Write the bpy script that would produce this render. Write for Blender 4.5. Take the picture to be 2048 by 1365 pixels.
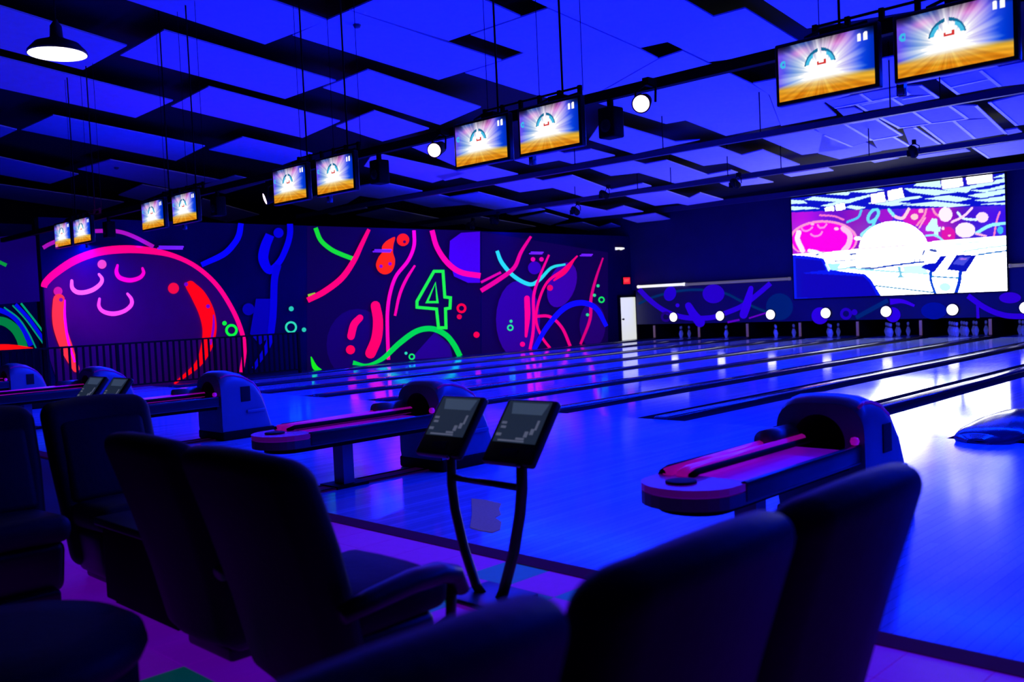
import bpy, math, random
import numpy as np
from mathutils import Vector, Matrix

for o in list(bpy.data.objects):
    bpy.data.objects.remove(o)
scene = bpy.context.scene
COL = scene.collection
random.seed(7)

# ------------------------------------------------------------------ camera
FPX = 1873.288
CAMZ = 1.3842
CX, CY = 1024.0, 682.5
RM = np.array([[0.71404466, -0.0044253, -0.70008617],
               [0.6986372, -0.06010818, 0.71294675],
               [-0.04523591, -0.99818206, -0.03982824]])
cam = bpy.data.cameras.new('camera')
cam_ob = bpy.data.objects.new('camera', cam)
COL.objects.link(cam_ob)
cam.sensor_width = 36.0
cam.sensor_fit = 'HORIZONTAL'
cam.lens = FPX / 2048.0 * 36.0
cam.clip_end = 200
cam.clip_start = 0.05
r_, u_, b_ = RM[:, 0], -RM[:, 1], -RM[:, 2]
cam_ob.matrix_world = Matrix(((r_[0], u_[0], b_[0], 0), (r_[1], u_[1], b_[1], 0), (r_[2], u_[2], b_[2], CAMZ), (0, 0, 0, 1)))
cam.dof.use_dof = True
cam.dof.focus_distance = 10.0
cam.dof.aperture_fstop = 2.4
scene.camera = cam_ob

# ------------------------------------------------------------------ world, lights, exposure
world = bpy.data.worlds.new('world')
scene.world = world
world.use_nodes = True
bgn = world.node_tree.nodes['Background']
bgn.inputs[0].default_value = (0.0, 0.0, 0.02, 1)
bgn.inputs[1].default_value = 0.1
scene.view_settings.view_transform = 'Standard'
scene.view_settings.look = 'None'
scene.view_settings.gamma = 1.0
scene.view_settings.use_curve_mapping = False
scene.view_settings.exposure = 0.0

BLUE = (0.0, 0.015, 1.0)
BLUE_UP = (0.0, 0.002, 1.0)


def area(name, loc, size, energy, color, up=False, rot=None, spread=math.pi):
    l = bpy.data.lights.new(name, 'AREA')
    l.shape = 'RECTANGLE'
    l.size, l.size_y = size
    l.energy = energy
    l.color = color
    l.spread = spread
    o = bpy.data.objects.new(name, l)
    o.location = loc
    if rot:
        o.rotation_euler = rot
    elif up:
        o.rotation_euler = (math.pi, 0, 0)
    COL.objects.link(o)
    return o


def spot(name, loc, target, energy, color, angle=60, blend=0.8, radius=0.06):
    l = bpy.data.lights.new(name, 'SPOT')
    l.energy = energy
    l.color = color
    l.spot_size = math.radians(angle)
    l.spot_blend = blend
    l.shadow_soft_size = radius
    o = bpy.data.objects.new(name, l)
    o.location = loc
    d = Vector(target) - Vector(loc)
    o.rotation_euler = d.to_track_quat('-Z', 'Y').to_euler()
    COL.objects.link(o)
    return o


# unseen blue area lamps: floor washes, and up-lights added to even out the panels
area('blue_wash_approach', (-9.0, 7.5, 2.95), (22, 0.12), 1550, BLUE)
area('blue_wash_lanes', (-10.0, 15.65, 4.05), (22, 0.12), 2100, BLUE)
area('blue_wash_pins', (-11.0, 19.4, 3.75), (18, 0.12), 500, BLUE)
area('blue_up_seats', (-11.0, 2.2, 3.2), (28, 0.12), 70, BLUE_UP, up=True)
area('blue_up_approach', (-11.0, 8.6, 2.9), (28, 0.12), 200, BLUE_UP, up=True)
for j_ in (0, 2, 4, 6, 8):      # up-lights added along the dividers to light the ceiling, no fixtures there
    area('blue_up_dividers', (-2.77 - 1.727 * j_, 17.5, 0.06), (0.05, 14.0), 360, BLUE_UP, up=True)
VIOLET = (0.42, 0.0, 1.0)


# ------------------------------------------------------------------ pixel to place
def ray(u, v):
    a = RM @ np.array([u - CX, v - CY, FPX])
    return a / np.linalg.norm(a)


CAM = np.array([0, 0, CAMZ])


def on_plane(u, v, p0, n):
    r = ray(u, v)
    return CAM + r * (np.dot(n, np.array(p0) - CAM) / np.dot(n, r))


def on_z(u, v, z=0.0):
    return on_plane(u, v, (0, 0, z), np.array([0, 0, 1.0]))


def on_y(u, v, y):
    return on_plane(u, v, (0, y, 0), np.array([0, 1.0, 0]))


def on_x(u, v, x):
    return on_plane(u, v, (x, 0, 0), np.array([1.0, 0, 0]))


def to_px(P):
    c = (np.asarray(P, float) - CAM) @ RM
    return CX + FPX * c[..., 0] / c[..., 2], CY + FPX * c[..., 1] / c[..., 2]


# ------------------------------------------------------------------ materials
MATS = {}


def srgb(c):
    return tuple((x / 255.0 / 12.92) if x / 255.0 <= 0.04045 else ((x / 255.0 + 0.055) / 1.055) ** 2.4 for x in c)


def mat(name, base, rough=0.5, metal=0.0, emit=None, strength=0.0, noise=None, coat=0.0, spec=0.5, bump=0.0, sample=True):
    if name in MATS:
        return MATS[name]
    m = bpy.data.materials.new(name)
    m.use_nodes = True
    nt = m.node_tree
    p = nt.nodes['Principled BSDF']
    p.inputs['Base Color'].default_value = (*base, 1)
    p.inputs['Roughness'].default_value = rough
    p.inputs['Metallic'].default_value = metal
    p.inputs['Specular IOR Level'].default_value = spec
    p.inputs['Coat Weight'].default_value = coat
    if emit:
        p.inputs['Emission Color'].default_value = (*emit, 1)
        p.inputs['Emission Strength'].default_value = strength
    if noise or bump:
        tc = nt.nodes.new('ShaderNodeTexCoord')
        nz = nt.nodes.new('ShaderNodeTexNoise')
        sc, amt = noise if noise else (20, 0)
        nz.inputs['Scale'].default_value = sc
        nz.inputs['Detail'].default_value = 4
        nt.links.new(tc.outputs['Object'], nz.inputs['Vector'])
        if amt:
            mix = nt.nodes.new('ShaderNodeMix')
            mix.data_type = 'RGBA'
            mix.inputs[6].default_value = (*[c * (1 - amt) for c in base], 1)
            mix.inputs[7].default_value = (*[min(1, c * (1 + amt)) for c in base], 1)
            nt.links.new(nz.outputs['Fac'], mix.inputs[0])
            nt.links.new(mix.outputs[2], p.inputs['Base Color'])
        if bump:
            bp = nt.nodes.new('ShaderNodeBump')
            bp.inputs['Strength'].default_value = bump
            bp.inputs['Distance'].default_value = 0.01
            nt.links.new(nz.outputs['Fac'], bp.inputs['Height'])
            nt.links.new(bp.outputs['Normal'], p.inputs['Normal'])
    if not sample:
        m.cycles.emission_sampling = 'NONE'
    MATS[name] = m
    return m


def paint(c, k=1.0):
    """fluorescent paint that glows under black light"""
    key = 'paint_%d_%d_%d_%d' % (c[0], c[1], c[2], int(k * 100))
    l = srgb(c)
    return mat(key, tuple(0.35 * x for x in l), 0.7, emit=l, strength=k, sample=False, noise=(9, 0.12), spec=0.05)


def board_material(name, base, board, rough):
    """varnished maple strips running along Y"""
    m = bpy.data.materials.new(name)
    m.use_nodes = True
    nt = m.node_tree
    p = nt.nodes['Principled BSDF']
    tc = nt.nodes.new('ShaderNodeTexCoord')
    mp = nt.nodes.new('ShaderNodeMapping')
    mp.inputs['Rotation'].default_value = (0, 0, math.pi / 2)
    nt.links.new(tc.outputs['Object'], mp.inputs['Vector'])
    br = nt.nodes.new('ShaderNodeTexBrick')
    br.inputs['Scale'].default_value = 1.0
    br.inputs['Brick Width'].default_value = 1.7
    br.inputs['Row Height'].default_value = board
    br.inputs['Mortar Size'].default_value = 0.0016
    br.inputs['Mortar Smooth'].default_value = 0.3
    br.offset = 0.37
    br.inputs['Color1'].default_value = (*[c * 0.82 for c in base], 1)
    br.inputs['Color2'].default_value = (*[c * 1.12 for c in base], 1)
    br.inputs['Mortar'].default_value = (*[c * 0.35 for c in base], 1)
    nt.links.new(mp.outputs['Vector'], br.inputs['Vector'])
    nt.links.new(br.outputs['Color'], p.inputs['Base Color'])
    nz = nt.nodes.new('ShaderNodeTexNoise')
    nz.inputs['Scale'].default_value = 1.3
    nz.inputs['Detail'].default_value = 5
    nt.links.new(tc.outputs['Object'], nz.inputs['Vector'])
    mr = nt.nodes.new('ShaderNodeMapRange')
    mr.inputs[3].default_value = rough * 0.7
    mr.inputs[4].default_value = rough * 1.4
    nt.links.new(nz.outputs['Fac'], mr.inputs[0])
    nt.links.new(mr.outputs[0], p.inputs['Roughness'])
    MATS[name] = m
    return m


def vcol_material(name, strength=1.0, sample=True):
    m = bpy.data.materials.new(name)
    m.use_nodes = True
    nt = m.node_tree
    p = nt.nodes['Principled BSDF']
    p.inputs['Base Color'].default_value = (0.01, 0.01, 0.01, 1)
    p.inputs['Roughness'].default_value = 0.3
    a = nt.nodes.new('ShaderNodeAttribute')
    a.attribute_name = 'picture'
    nt.links.new(a.outputs['Color'], p.inputs['Emission Color'])
    p.inputs['Emission Strength'].default_value = strength
    if not sample:
        m.cycles.emission_sampling = 'NONE'
    MATS[name] = m
    return m


M_black = mat('black_paint', (0.003, 0.003, 0.004), 0.75, noise=(12, 0.3), spec=0.12)
M_deck = mat('black_deck', (0.0015, 0.0015, 0.002), 0.9, noise=(3, 0.3))
M_panel = mat('acoustic_panel', (0.68, 0.68, 0.72), 0.9, noise=(6, 0.10), bump=0.15)
M_tile = mat('ceiling_tile', (0.55, 0.55, 0.6), 0.9, noise=(9, 0.12), bump=0.15)
M_tbar = mat('white_grid_bar', (0.95, 0.95, 0.97), 0.5, noise=(9, 0.05))
M_wall = mat('navy_wall', (0.012, 0.003, 0.042), 0.85, noise=(1.1, 0.35), spec=0.05)
M_wall2 = mat('dark_wall', (0.02, 0.018, 0.05), 0.8, noise=(1.5, 0.3))
M_blackwall = mat('black_wall', (0.004, 0.004, 0.008), 0.9, noise=(2, 0.3))
M_approach = board_material('approach_boards', (0.40, 0.52, 0.80), 0.055, 0.13)
M_lane = board_material('lane_boards', (0.40, 0.50, 0.78), 0.0275, 0.085)
M_gutter = mat('gutter_plastic', (0.006, 0.006, 0.012), 0.6, noise=(4, 0.3), spec=0.15)
M_cap = mat('divider_cap', (0.02, 0.02, 0.05), 0.14, noise=(4, 0.2))
M_edge = mat('edge_strip', (0.05, 0.01, 0.03), 0.85, emit=(0.012, 0.0, 0.03), strength=0.5, noise=(6, 0.3), spec=0.05, sample=False)
M_magenta = mat('magenta_vinyl', (0.40, 0.03, 0.22), 0.5, emit=(0.11, 0.0, 0.42), strength=0.5, noise=(14, 0.2), sample=False)
M_teal = mat('teal_vinyl', (0.02, 0.25, 0.10), 0.5, emit=(0.0, 0.035, 0.05), strength=0.8, noise=(14, 0.2), sample=False)
M_leather = mat('black_leather', (0.004, 0.005, 0.006), 0.6, noise=(40, 0.3), bump=0.15, spec=0.2)
M_leather2 = mat('navy_leather', (0.007, 0.009, 0.014), 0.6, noise=(40, 0.3), bump=0.15, spec=0.25)
M_shell = mat('black_shell', (0.005, 0.005, 0.007), 0.4, noise=(20, 0.3))
M_chrome = mat('dark_steel', (0.03, 0.03, 0.035), 0.3, metal=0.6, noise=(15, 0.2))
M_plastic = mat('grey_plastic', (0.18, 0.18, 0.24), 0.35, noise=(8, 0.08))
M_front = mat('charcoal_plastic', (0.09, 0.12, 0.12), 0.4, noise=(10, 0.2))
M_front2 = mat('rail_black', (0.012, 0.013, 0.02), 0.3, noise=(10, 0.2))
M_hole = mat('rubber_black', (0.002, 0.002, 0.003), 0.8, noise=(10, 0.2))
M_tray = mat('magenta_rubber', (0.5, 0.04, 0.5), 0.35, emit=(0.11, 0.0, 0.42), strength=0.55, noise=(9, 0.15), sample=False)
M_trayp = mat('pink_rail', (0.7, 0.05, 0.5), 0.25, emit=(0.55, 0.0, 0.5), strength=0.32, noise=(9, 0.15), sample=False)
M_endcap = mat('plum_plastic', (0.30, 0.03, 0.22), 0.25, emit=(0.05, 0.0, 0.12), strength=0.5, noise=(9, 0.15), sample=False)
M_red = mat('red_band', (0.6, 0.01, 0.02), 0.3, noise=(20, 0.1))
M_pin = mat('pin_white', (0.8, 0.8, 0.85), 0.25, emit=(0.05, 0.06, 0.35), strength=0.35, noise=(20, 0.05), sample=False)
M_tan = mat('tan_glint', (0.55, 0.36, 0.16), 0.4, emit=(0.5, 0.25, 0.07), strength=0.12, noise=(20, 0.2), sample=False)  # warm light beside the pins, put into a glowing tan
M_white_em = mat('white_lens', (0.9, 0.9, 0.9), 0.4, emit=(1.0, 0.98, 0.92), strength=3.0, noise=(20, 0.03))
M_disc = mat('white_disc', (0.9, 0.9, 0.9), 0.4, emit=(1.0, 0.97, 0.9), strength=2.2, noise=(20, 0.03))
M_disc_grey = mat('disc_mark', (0.5, 0.5, 0.5), 0.4, emit=(0.55, 0.52, 0.48), strength=1.0, noise=(20, 0.03), sample=False)
M_pinklens = mat('violet_lens', (0.9, 0.7, 0.9), 0.4, emit=(1.0, 0.62, 1.0), strength=6.0, noise=(20, 0.03))
M_violetbar = mat('violet_tube', (0.3, 0.1, 0.5), 0.4, emit=(0.16, 0.01, 0.75), strength=1.0, noise=(20, 0.03))
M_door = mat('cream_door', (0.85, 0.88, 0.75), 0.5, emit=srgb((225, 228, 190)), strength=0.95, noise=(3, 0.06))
M_tube = mat('cream_tube', (0.9, 0.9, 0.8), 0.4, emit=srgb((240, 240, 205)), strength=1.1, noise=(20, 0.03))
M_tube2 = mat('dim_tube', (0.03, 0.03, 0.03), 0.4, emit=srgb((92, 86, 120)), strength=0.8, noise=(30, 0.3))
M_exit = mat('exit_red', (0.7, 0.02, 0.02), 0.4, emit=srgb((245, 30, 45)), strength=1.0, noise=(20, 0.05))
M_decal = mat('brown_sticker', (0.10, 0.08, 0.07), 0.7, emit=(0.05, 0.035, 0.05), strength=0.6, noise=(60, 0.5), sample=False)
M_lcd = mat('dim_screen', (0.02, 0.03, 0.04), 0.3, emit=srgb((28, 38, 58)), strength=1.0, noise=(30, 0.25), sample=False)
M_lcd2 = mat('dim_screen_panel', (0.02, 0.03, 0.04), 0.3, emit=srgb((52, 66, 92)), strength=1.0, noise=(30, 0.25), sample=False)
M_key = mat('screen_key', (0.1, 0.1, 0.1), 0.4, emit=srgb((78, 84, 108)), strength=1.0, noise=(30, 0.2), sample=False)


# ------------------------------------------------------------------ mesh helpers
class MB:
    def __init__(self):
        self.v, self.f, self.s = [], [], []

    def add(self, verts, faces, smooth=False):
        n = len(self.v)
        self.v += [tuple(float(c) for c in p) for p in verts]
        self.f += [tuple(i + n for i in q) for q in faces]
        self.s += [smooth] * len(faces)
        return self

    def box(self, c, s, rot=None):
        x, y, z = [k / 2.0 for k in s]
        vs = [Vector((a, b, d)) for a in (-x, x) for b in (-y, y) for d in (-z, z)]
        if rot is not None:
            vs = [rot @ p for p in vs]
        vs = [p + Vector(c) for p in vs]
        return self.add(vs, [(0, 1, 3, 2), (4, 6, 7, 5), (0, 4, 5, 1), (2, 3, 7, 6), (0, 2, 6, 4), (1, 5, 7, 3)])

    def prism(self, poly, vec):
        """closed prism: polygon (3D points) swept by vec"""
        n = len(poly)
        a = [np.array(p, float) for p in poly]
        b = [p + np.array(vec, float) for p in a]
        fs = [tuple(range(n - 1, -1, -1)), tuple(range(n, 2 * n))]
        fs += [(i, (i + 1) % n, n + (i + 1) % n, n + i) for i in range(n)]
        return self.add(a + b, fs)

    def tube(self, path, rad, seg=10, flat=1.0, cap=True, up=(0, 0, 1)):
        pts = [Vector(p) for p in path]
        n = len(pts)
        rs = rad if isinstance(rad, (list, tuple)) else [rad] * n
        vs, fs = [], []
        s = None
        for i, p in enumerate(pts):
            t = (pts[min(i + 1, n - 1)] - pts[max(i - 1, 0)]).normalized()
            if s is None:
                ref = Vector(up)
                if abs(t.dot(ref)) > 0.95:
                    ref = Vector((1, 0, 0))
                s = t.cross(ref).normalized()
            else:
                s = (s - t * s.dot(t)).normalized()   # carry the frame along the path
            w = s.cross(t).normalized()
            for k in range(seg):
                a = 2 * math.pi * k / seg
                vs.append(p + s * math.cos(a) * rs[i] + w * math.sin(a) * rs[i] * flat)
        for i in range(n - 1):
            for k in range(seg):
                fs.append((i * seg + k, i * seg + (k + 1) % seg, (i + 1) * seg + (k + 1) % seg, (i + 1) * seg + k))
        if cap:
            fs.append(tuple(range(seg - 1, -1, -1)))
            fs.append(tuple((n - 1) * seg + k for k in range(seg)))
        return self.add(vs, fs, True)

    def lathe(self, prof, seg=20, c=(0, 0, 0), rot=None):
        vs, fs = [], []
        for (r, z) in prof:
            for k in range(seg):
                a = 2 * math.pi * k / seg
                p = Vector((r * math.cos(a), r * math.sin(a), z))
                if rot is not None:
                    p = rot @ p
                vs.append(p + Vector(c))
        m = len(prof)
        for i in range(m - 1):
            for k in range(seg):
                fs.append((i * seg + k, i * seg + (k + 1) % seg, (i + 1) * seg + (k + 1) % seg, (i + 1) * seg + k))
        fs.append(tuple(range(seg - 1, -1, -1)))
        fs.append(tuple((m - 1) * seg + k for k in range(seg)))
        return self.add(vs, fs, True)

    def rbox(self, c, s, r, n=5, fn=None):
        """rounded box with an optional deformation fn(x,y,z)"""
        h = [k / 2.0 for k in s]
        r = min(r, min(h) * 0.999)
        vs, fs, idx = [], [], {}

        def vert(p):
            q = [max(-(h[i] - r), min(h[i] - r, p[i] * h[i])) for i in range(3)]
            d = Vector([p[i] * h[i] - q[i] for i in range(3)])
            if d.length > 1e-9:
                d = d.normalized() * r
            w = Vector(q) + d
            if fn:
                w = Vector(fn(*w))
            return w + Vector(c)
        # sample positions concentrated near the edges
        def ticks(hh):
            e = 1 - r / hh
            inner = [-e, -e / 3, e / 3, e]
            out = [e + (1 - e) * math.sin(math.pi / 2 * k / n) for k in range(1, n + 1)]
            return [-x for x in reversed(out)] + inner + out
        T = [ticks(k) for k in h]

        def face(ax, sg):
            a, b = [i for i in range(3) if i != ax]
            ta, tb = T[a], T[b]
            base = len(vs)
            for x in ta:
                for y in tb:
                    p = [0, 0, 0]
                    p[ax] = sg
                    p[a] = x
                    p[b] = y
                    vs.append(vert(p))
            nb = len(tb)
            for i in range(len(ta) - 1):
                for j in range(nb - 1):
                    q = (base + i * nb + j, base + (i + 1) * nb + j, base + (i + 1) * nb + j + 1, base + i * nb + j + 1)
                    fs.append(q if (sg > 0) == (ax != 1) else q[::-1])
        for ax in range(3):
            for sg in (-1, 1):
                face(ax, sg)
        return self.add(vs, fs, True)

    def build(self, name, m, parent=None, loc=None):
        me = bpy.data.meshes.new(name)
        me.from_pydata(self.v, [], self.f)
        me.polygons.foreach_set('use_smooth', self.s)
        me.materials.append(m)
        me.update()
        o = bpy.data.objects.new(name, me)
        if parent is not None:
            o.parent = parent
        if loc is not None:
            o.location = loc
        COL.objects.link(o)
        return o


def tag(o, label=None, cat=None, group=None, kind=None):
    if label:
        o['label'] = label
    if cat:
        o['category'] = cat
    if group:
        o['group'] = group
    if kind:
        o['kind'] = kind
    return o


def thing(name, label, cat, loc=(0, 0, 0), rz=0.0, group=None):
    o = bpy.data.objects.new(name, None)
    o.empty_display_size = 0.2
    o.location = loc
    o.rotation_euler = (0, 0, rz)
    COL.objects.link(o)
    return tag(o, label, cat, group)


def children(o):
    return [c for c in bpy.data.objects if c.parent == o]


def copy_tree(o, parent=None):
    c = o.copy()
    COL.objects.link(c)
    if parent is not None:
        c.parent = parent
    for ch in KIDS[o.name]:
        copy_tree(ch, c)
    return c


KIDS = {}


def index_tree(o):
    KIDS[o.name] = children(o)
    for c in KIDS[o.name]:
        index_tree(c)


def dup(o, loc, rz=None, label=None, group=None):
    c = copy_tree(o)
    c.location = loc
    if rz is not None:
        c.rotation_euler = (0, 0, rz)
    return tag(c, label, None, group)


def rotX(a):
    return Matrix.Rotation(a, 3, 'X')


# ================================================================== floor
PITCH = 1.727
G0 = -3.04                      # left edge of the first divider
FOUL = 8.665
EDGE = 3.64                     # where the wooden approach meets the tiles
PINY = 25.3
XL, XR = -24.0, 6.0

fl = tag(MB().prism([(XL, -5, -0.012), (XR, -5, -0.012), (XR, EDGE - 0.14, -0.012), (XL, EDGE - 0.14, -0.012)], (0, 0, -0.15)).build('floor', mat('tile_grout', (0.03, 0.01, 0.04), 0.8, noise=(8, 0.2))),
         'dark grouted floor under the seating', kind='structure')
T = 0.305
tile_mesh = {}
for key, m in (('m', M_magenta), ('t', M_teal)):
    b = MB().box((0, 0, -0.005), (T - 0.003, T - 0.003, 0.012))
    o = b.build('floor_tile', m)
    tile_mesh[key] = o.data
    bpy.data.objects.remove(o)
TEAL = {(0, 0), (1, 1), (0, 2), (2, 0), (3, 1), (1, 3), (2, 2), (0, 6)}
x_t0, y_t0 = -3.55, EDGE - 0.14
for i in range(-9, 15):
    for j in range(0, 9):
        key = 't' if (i, j) in TEAL else 'm'
        o = bpy.data.objects.new('floor_tile', tile_mesh[key])
        o.parent = fl
        o.location = (x_t0 + (i + 0.5) * T, y_t0 - (j + 0.5) * T, 0)
        COL.objects.link(o)
tag(MB().box(((XL + XR) / 2, EDGE - 0.07, -0.02), (XR - XL, 0.14, 0.05)).build('trim_1', M_edge), 'dark strip along the edge of the wooden approach', kind='structure')
tag(MB().prism([(XL, EDGE, 0), (XR, EDGE, 0), (XR, FOUL, 0), (XL, FOUL, 0)], (0, 0, -0.15)).build('floor_approach', M_approach),
    'varnished wooden approach in front of the lanes', kind='structure')
tag(MB().box(((XL + XR) / 2, (FOUL + 27.5) / 2, -0.21), (XR - XL, 27.5 - FOUL, 0.12)).build('floor_lane_bed', M_hole), 'dark bed under the lanes', kind='structure')
tag(MB().box((-19.0, (FOUL + 25.2) / 2, -0.07), (1.12, 25.2 - FOUL, 0.14)).build('floor_walkway', mat('walkway', (0.03, 0.03, 0.06), 0.35, noise=(3, 0.3))), 'dark walkway beside the mural wall', kind='structure')

# lanes
LANE_W = 1.06
ordinal = ['first', 'second', 'third', 'fourth', 'fifth', 'sixth', 'seventh', 'eighth', 'ninth', 'tenth', 'eleventh']
LANES = list(range(-3, 9))
lane_x = {k: G0 + 0.27 - PITCH * (k + 0.5) for k in LANES}
first = None
for k in LANES:
    x = lane_x[k]
    n = 8 - k
    lab = ('glossy blue-lit bowling lane next to the mural wall' if n == 0 else
           'glossy blue-lit bowling lane, %s from the mural wall' % ordinal[n] if n < 11 else 'glossy bowling lane outside the right edge')
    if first is None:
        t = thing('bowling_lane', lab, 'lane', (x, FOUL, 0), group='bowling lanes')
        MB().box((0, (25.0 - FOUL) / 2, -0.03), (LANE_W, 25.0 - FOUL, 0.06)).build('lane_surface', M_lane, t)
        MB().box((0, 25.0 - FOUL + 0.85, -0.03), (LANE_W, 1.66, 0.06)).build('pin_deck', mat('pin_deck', (0.3, 0.3, 0.36), 0.2, noise=(5, 0.1)), t)
        MB().box((0, 25.0 - FOUL + 0.01, -0.0275), (LANE_W, 0.02, 0.06)).build('tail_plank', mat('tail_plank', (0.75, 0.7, 0.75), 0.3, noise=(5, 0.1)), t)
        for sg in (-1, 1):
            g = MB()
            prof = [(-0.115, 0.0), (-0.10, -0.05), (-0.05, -0.085), (0.05, -0.085), (0.10, -0.05), (0.115, 0.0)]
            cx = sg * (LANE_W / 2 + 0.118)
            vs = [(cx + a, yy, b) for yy in (0, 26.6 - FOUL) for a, b in prof]
            g.add(vs, [(i, i + 1, 7 + i, 6 + i) for i in range(5)], True)
            g.build('gutter', M_gutter, t)
        index_tree(t)
        first = t
    else:
        t = dup(first, (x, FOUL, 0), None, lab, 'bowling lanes')
# divider caps between the lanes; every second one carries the ball track hump
for j in range(-3, 10):
    x = G0 + 0.27 - PITCH * j
    n = 9 - j
    t = thing('lane_divider', ('dark divider cap between lanes, %s from the mural wall' % ordinal[n]) if n < 11 else 'dark divider cap just past the right edge' if n == 11 else 'dark divider cap far past the right edge', 'divider', (x, FOUL, 0), group='lane dividers')
    MB().rbox((0, (25.3 - FOUL) / 2, 0.0), (0.20, 25.3 - FOUL, 0.07), 0.03, 2).build('cap', M_cap, t)
    if j == 0:
        hump = MB()
        secs = [(-0.20, 0.10, 0.05), (-0.12, 0.24, 0.085), (0.15, 0.30, 0.12), (0.55, 0.30, 0.16), (1.0, 0.26, 0.17), (1.6, 0.22, 0.11), (2.3, 0.20, 0.045)]
        vs, fs = [], []
        N = 12
        for (yy, w, hh) in secs:
            for q in range(N + 1):
                a = math.pi * q / N
                vs.append((-math.cos(a) * w * (0.9 if q in (0, N) else 1), yy, max(0.001, math.sin(a) ** 0.6 * hh)))
        for i in range(len(secs) - 1):
            for q in range(N):
                fs.append((i * (N + 1) + q, i * (N + 1) + q + 1, (i + 1) * (N + 1) + q + 1, (i + 1) * (N + 1) + q))
        fs.append(tuple(range(N + 1)))
        fs.append(tuple((len(secs) - 1) * (N + 1) + q for q in range(N, -1, -1)))
        hump.add(vs, fs, True).build('track_hump', M_cap, t)

# ================================================================== ceiling
CN = np.array([-0.03, 0.09, 1.0])
CN = CN / np.linalg.norm(CN)
C0 = (0, 0, 6.7)


def ceil_pt(u, v, d=0.0):
    return on_plane(u, v, (0, 0, C0[2] - d), CN)


def ceil_z(x, y):
    return C0[2] + 0.03 * x - 0.09 * y


cc = [(-34, -6), (10, -6), (10, 27), (-34, 27)]
ceiling = tag(MB().prism([(x, y, ceil_z(x, y) + 0.35) for x, y in cc], (0, 0, 0.1)).build('ceiling', M_deck), 'black ceiling deck above the panels', kind='structure')
PANELS = [
    [(-150, -34), (254, 92), (166, 140), (-150, 58)], [(328, 61), (672, 162), (570, 198), (240, 111)],
    [(-150, 77), (346, 202), (271, 236), (-150, 144)], [(396, -53), (655, 41), (530, 89), (104, -48)],
    [(585, 71), (699, 21), (1003, 121), (877, 160)], [(701, 20), (860, -50), (1041, 33), (897, 82)],
    [(106, 231), (410, 293), (352, 322), (42, 260)], [(-150, 215), (34, 260), (-20, 285), (-150, 255)],
    [(417, 174), (680, 243), (605, 276), (342, 213)], [(485, 275), (625, 308), (565, 330), (418, 300)],
    [(220, 320), (440, 361), (345, 378), (155, 339)], [(-150, 282), (157, 349), (100, 368), (-150, 322)],
    [(-150, 348), (248, 405), (190, 424), (-150, 374)], [(285, 370), (340, 380), (285, 402), (237, 391)],
    [(405, 398), (518, 430), (454, 445), (380, 425)], [(470, 352), (530, 365), (450, 388), (395, 375)],
    [(735, 140), (962, 215), (880, 250), (646, 176)], [(748, 222), (858, 258), (765, 283), (672, 253)],
    [(747, 306), (930, 347), (865, 366), (728, 333)], [(806, 287), (900, 262), (1000, 300), (912, 333)],
    [(765, 365), (845, 383), (760, 398), (720, 392), (695, 407), (637, 422), (575, 407), (690, 378)],
    [(655, 428), (720, 412), (735, 417), (665, 431)], [(770, 417), (930, 448), (860, 455), (712, 431)],
    [(800, 400), (870, 388), (955, 408), (864, 416)], [(957, 385), (1057, 411), (990, 420), (880, 398)],
    [(972, 332), (1036, 349), (955, 363), (922, 355), (890, 362), (870, 352)],
    [(1181, 299), (1230, 312), (1145, 328), (1118, 321), (1062, 331), (1028, 321), (1115, 304), (1128, 307)],
    [(1225, 247), (1350, 284), (1400, 280), (1268, 308), (1178, 280), (1197, 253)],
    [(987, 370), (1060, 356), (1085, 362), (1144, 351), (1222, 380), (1285, 367), (1303, 373), (1167, 394), (1105, 376), (1040, 385)],
    [(1177, 336), (1257, 321), (1290, 329), (1333, 321), (1415, 350), (1462, 341), (1476, 346), (1350, 367), (1278, 346), (1222, 352)],
    [(1337, 307), (1430, 292), (1483, 311), (1525, 300), (1600, 330), (1502, 345), (1455, 326), (1407, 332)],
    [(1250, 392), (1333, 382), (1378, 397), (1400, 386), (1447, 400), (1375, 411), (1355, 407), (1310, 412)],
    [(1090, 416), (1147, 409), (1212, 422), (1247, 412), (1287, 424), (1165, 437)],
    [(1013, 428), (1075, 417), (1090, 420), (1025, 431)], [(1037, 437), (1090, 426), (1137, 439), (1100, 451)],
    [(880, 440), (960, 434), (1072, 454), (1003, 463)],
    [(1112, 452), (1165, 445), (1197, 455), (1222, 447), (1262, 461), (1197, 469), (1172, 461)],
    [(1245, 437), (1310, 427), (1342, 439), (1275, 446)],
    # right half: wide fields with small gaps
    [(1097, 15), (1060, -2), (1240, -75), (1427, 34), (1490, 17), (1622, 98), (1418, 124), (1366, 99), (1335, 84), (1281, 96)],
    [(1527, 0), (1480, -30), (1750, -90), (1900, 10), (1614, 57)],
    [(941, 70), (1096, 17), (1279, 98), (1316, 117), (1240, 160), (1170, 200), (1165, 215), (1060, 187), (930, 146), (1005, 122), (1048, 106)],
    [(1194, 206), (1173, 201), (1243, 161), (1318, 118), (1365, 102), (1503, 168), (1536, 188), (1560, 250), (1452, 272), (1371, 241), (1332, 248)],
    [(1506, 167), (1620, 146), (1700, 190), (1646, 206), (1673, 231), (1562, 252), (1539, 190)],
    [(1625, 146), (1900, 90), (2000, 135), (1700, 188)],
    [(1525, 277), (1622, 257), (1705, 296), (1642, 305), (1604, 310)],
    [(1567, 349), (1655, 336), (1667, 342), (1582, 354)], [(1440, 367), (1515, 356), (1547, 365), (1460, 375)],
]
for i, pl in enumerate(PANELS):
    MB().prism([ceil_pt(*p) for p in pl], CN * 0.025).build('ceiling_panel', M_panel, ceiling)

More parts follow.
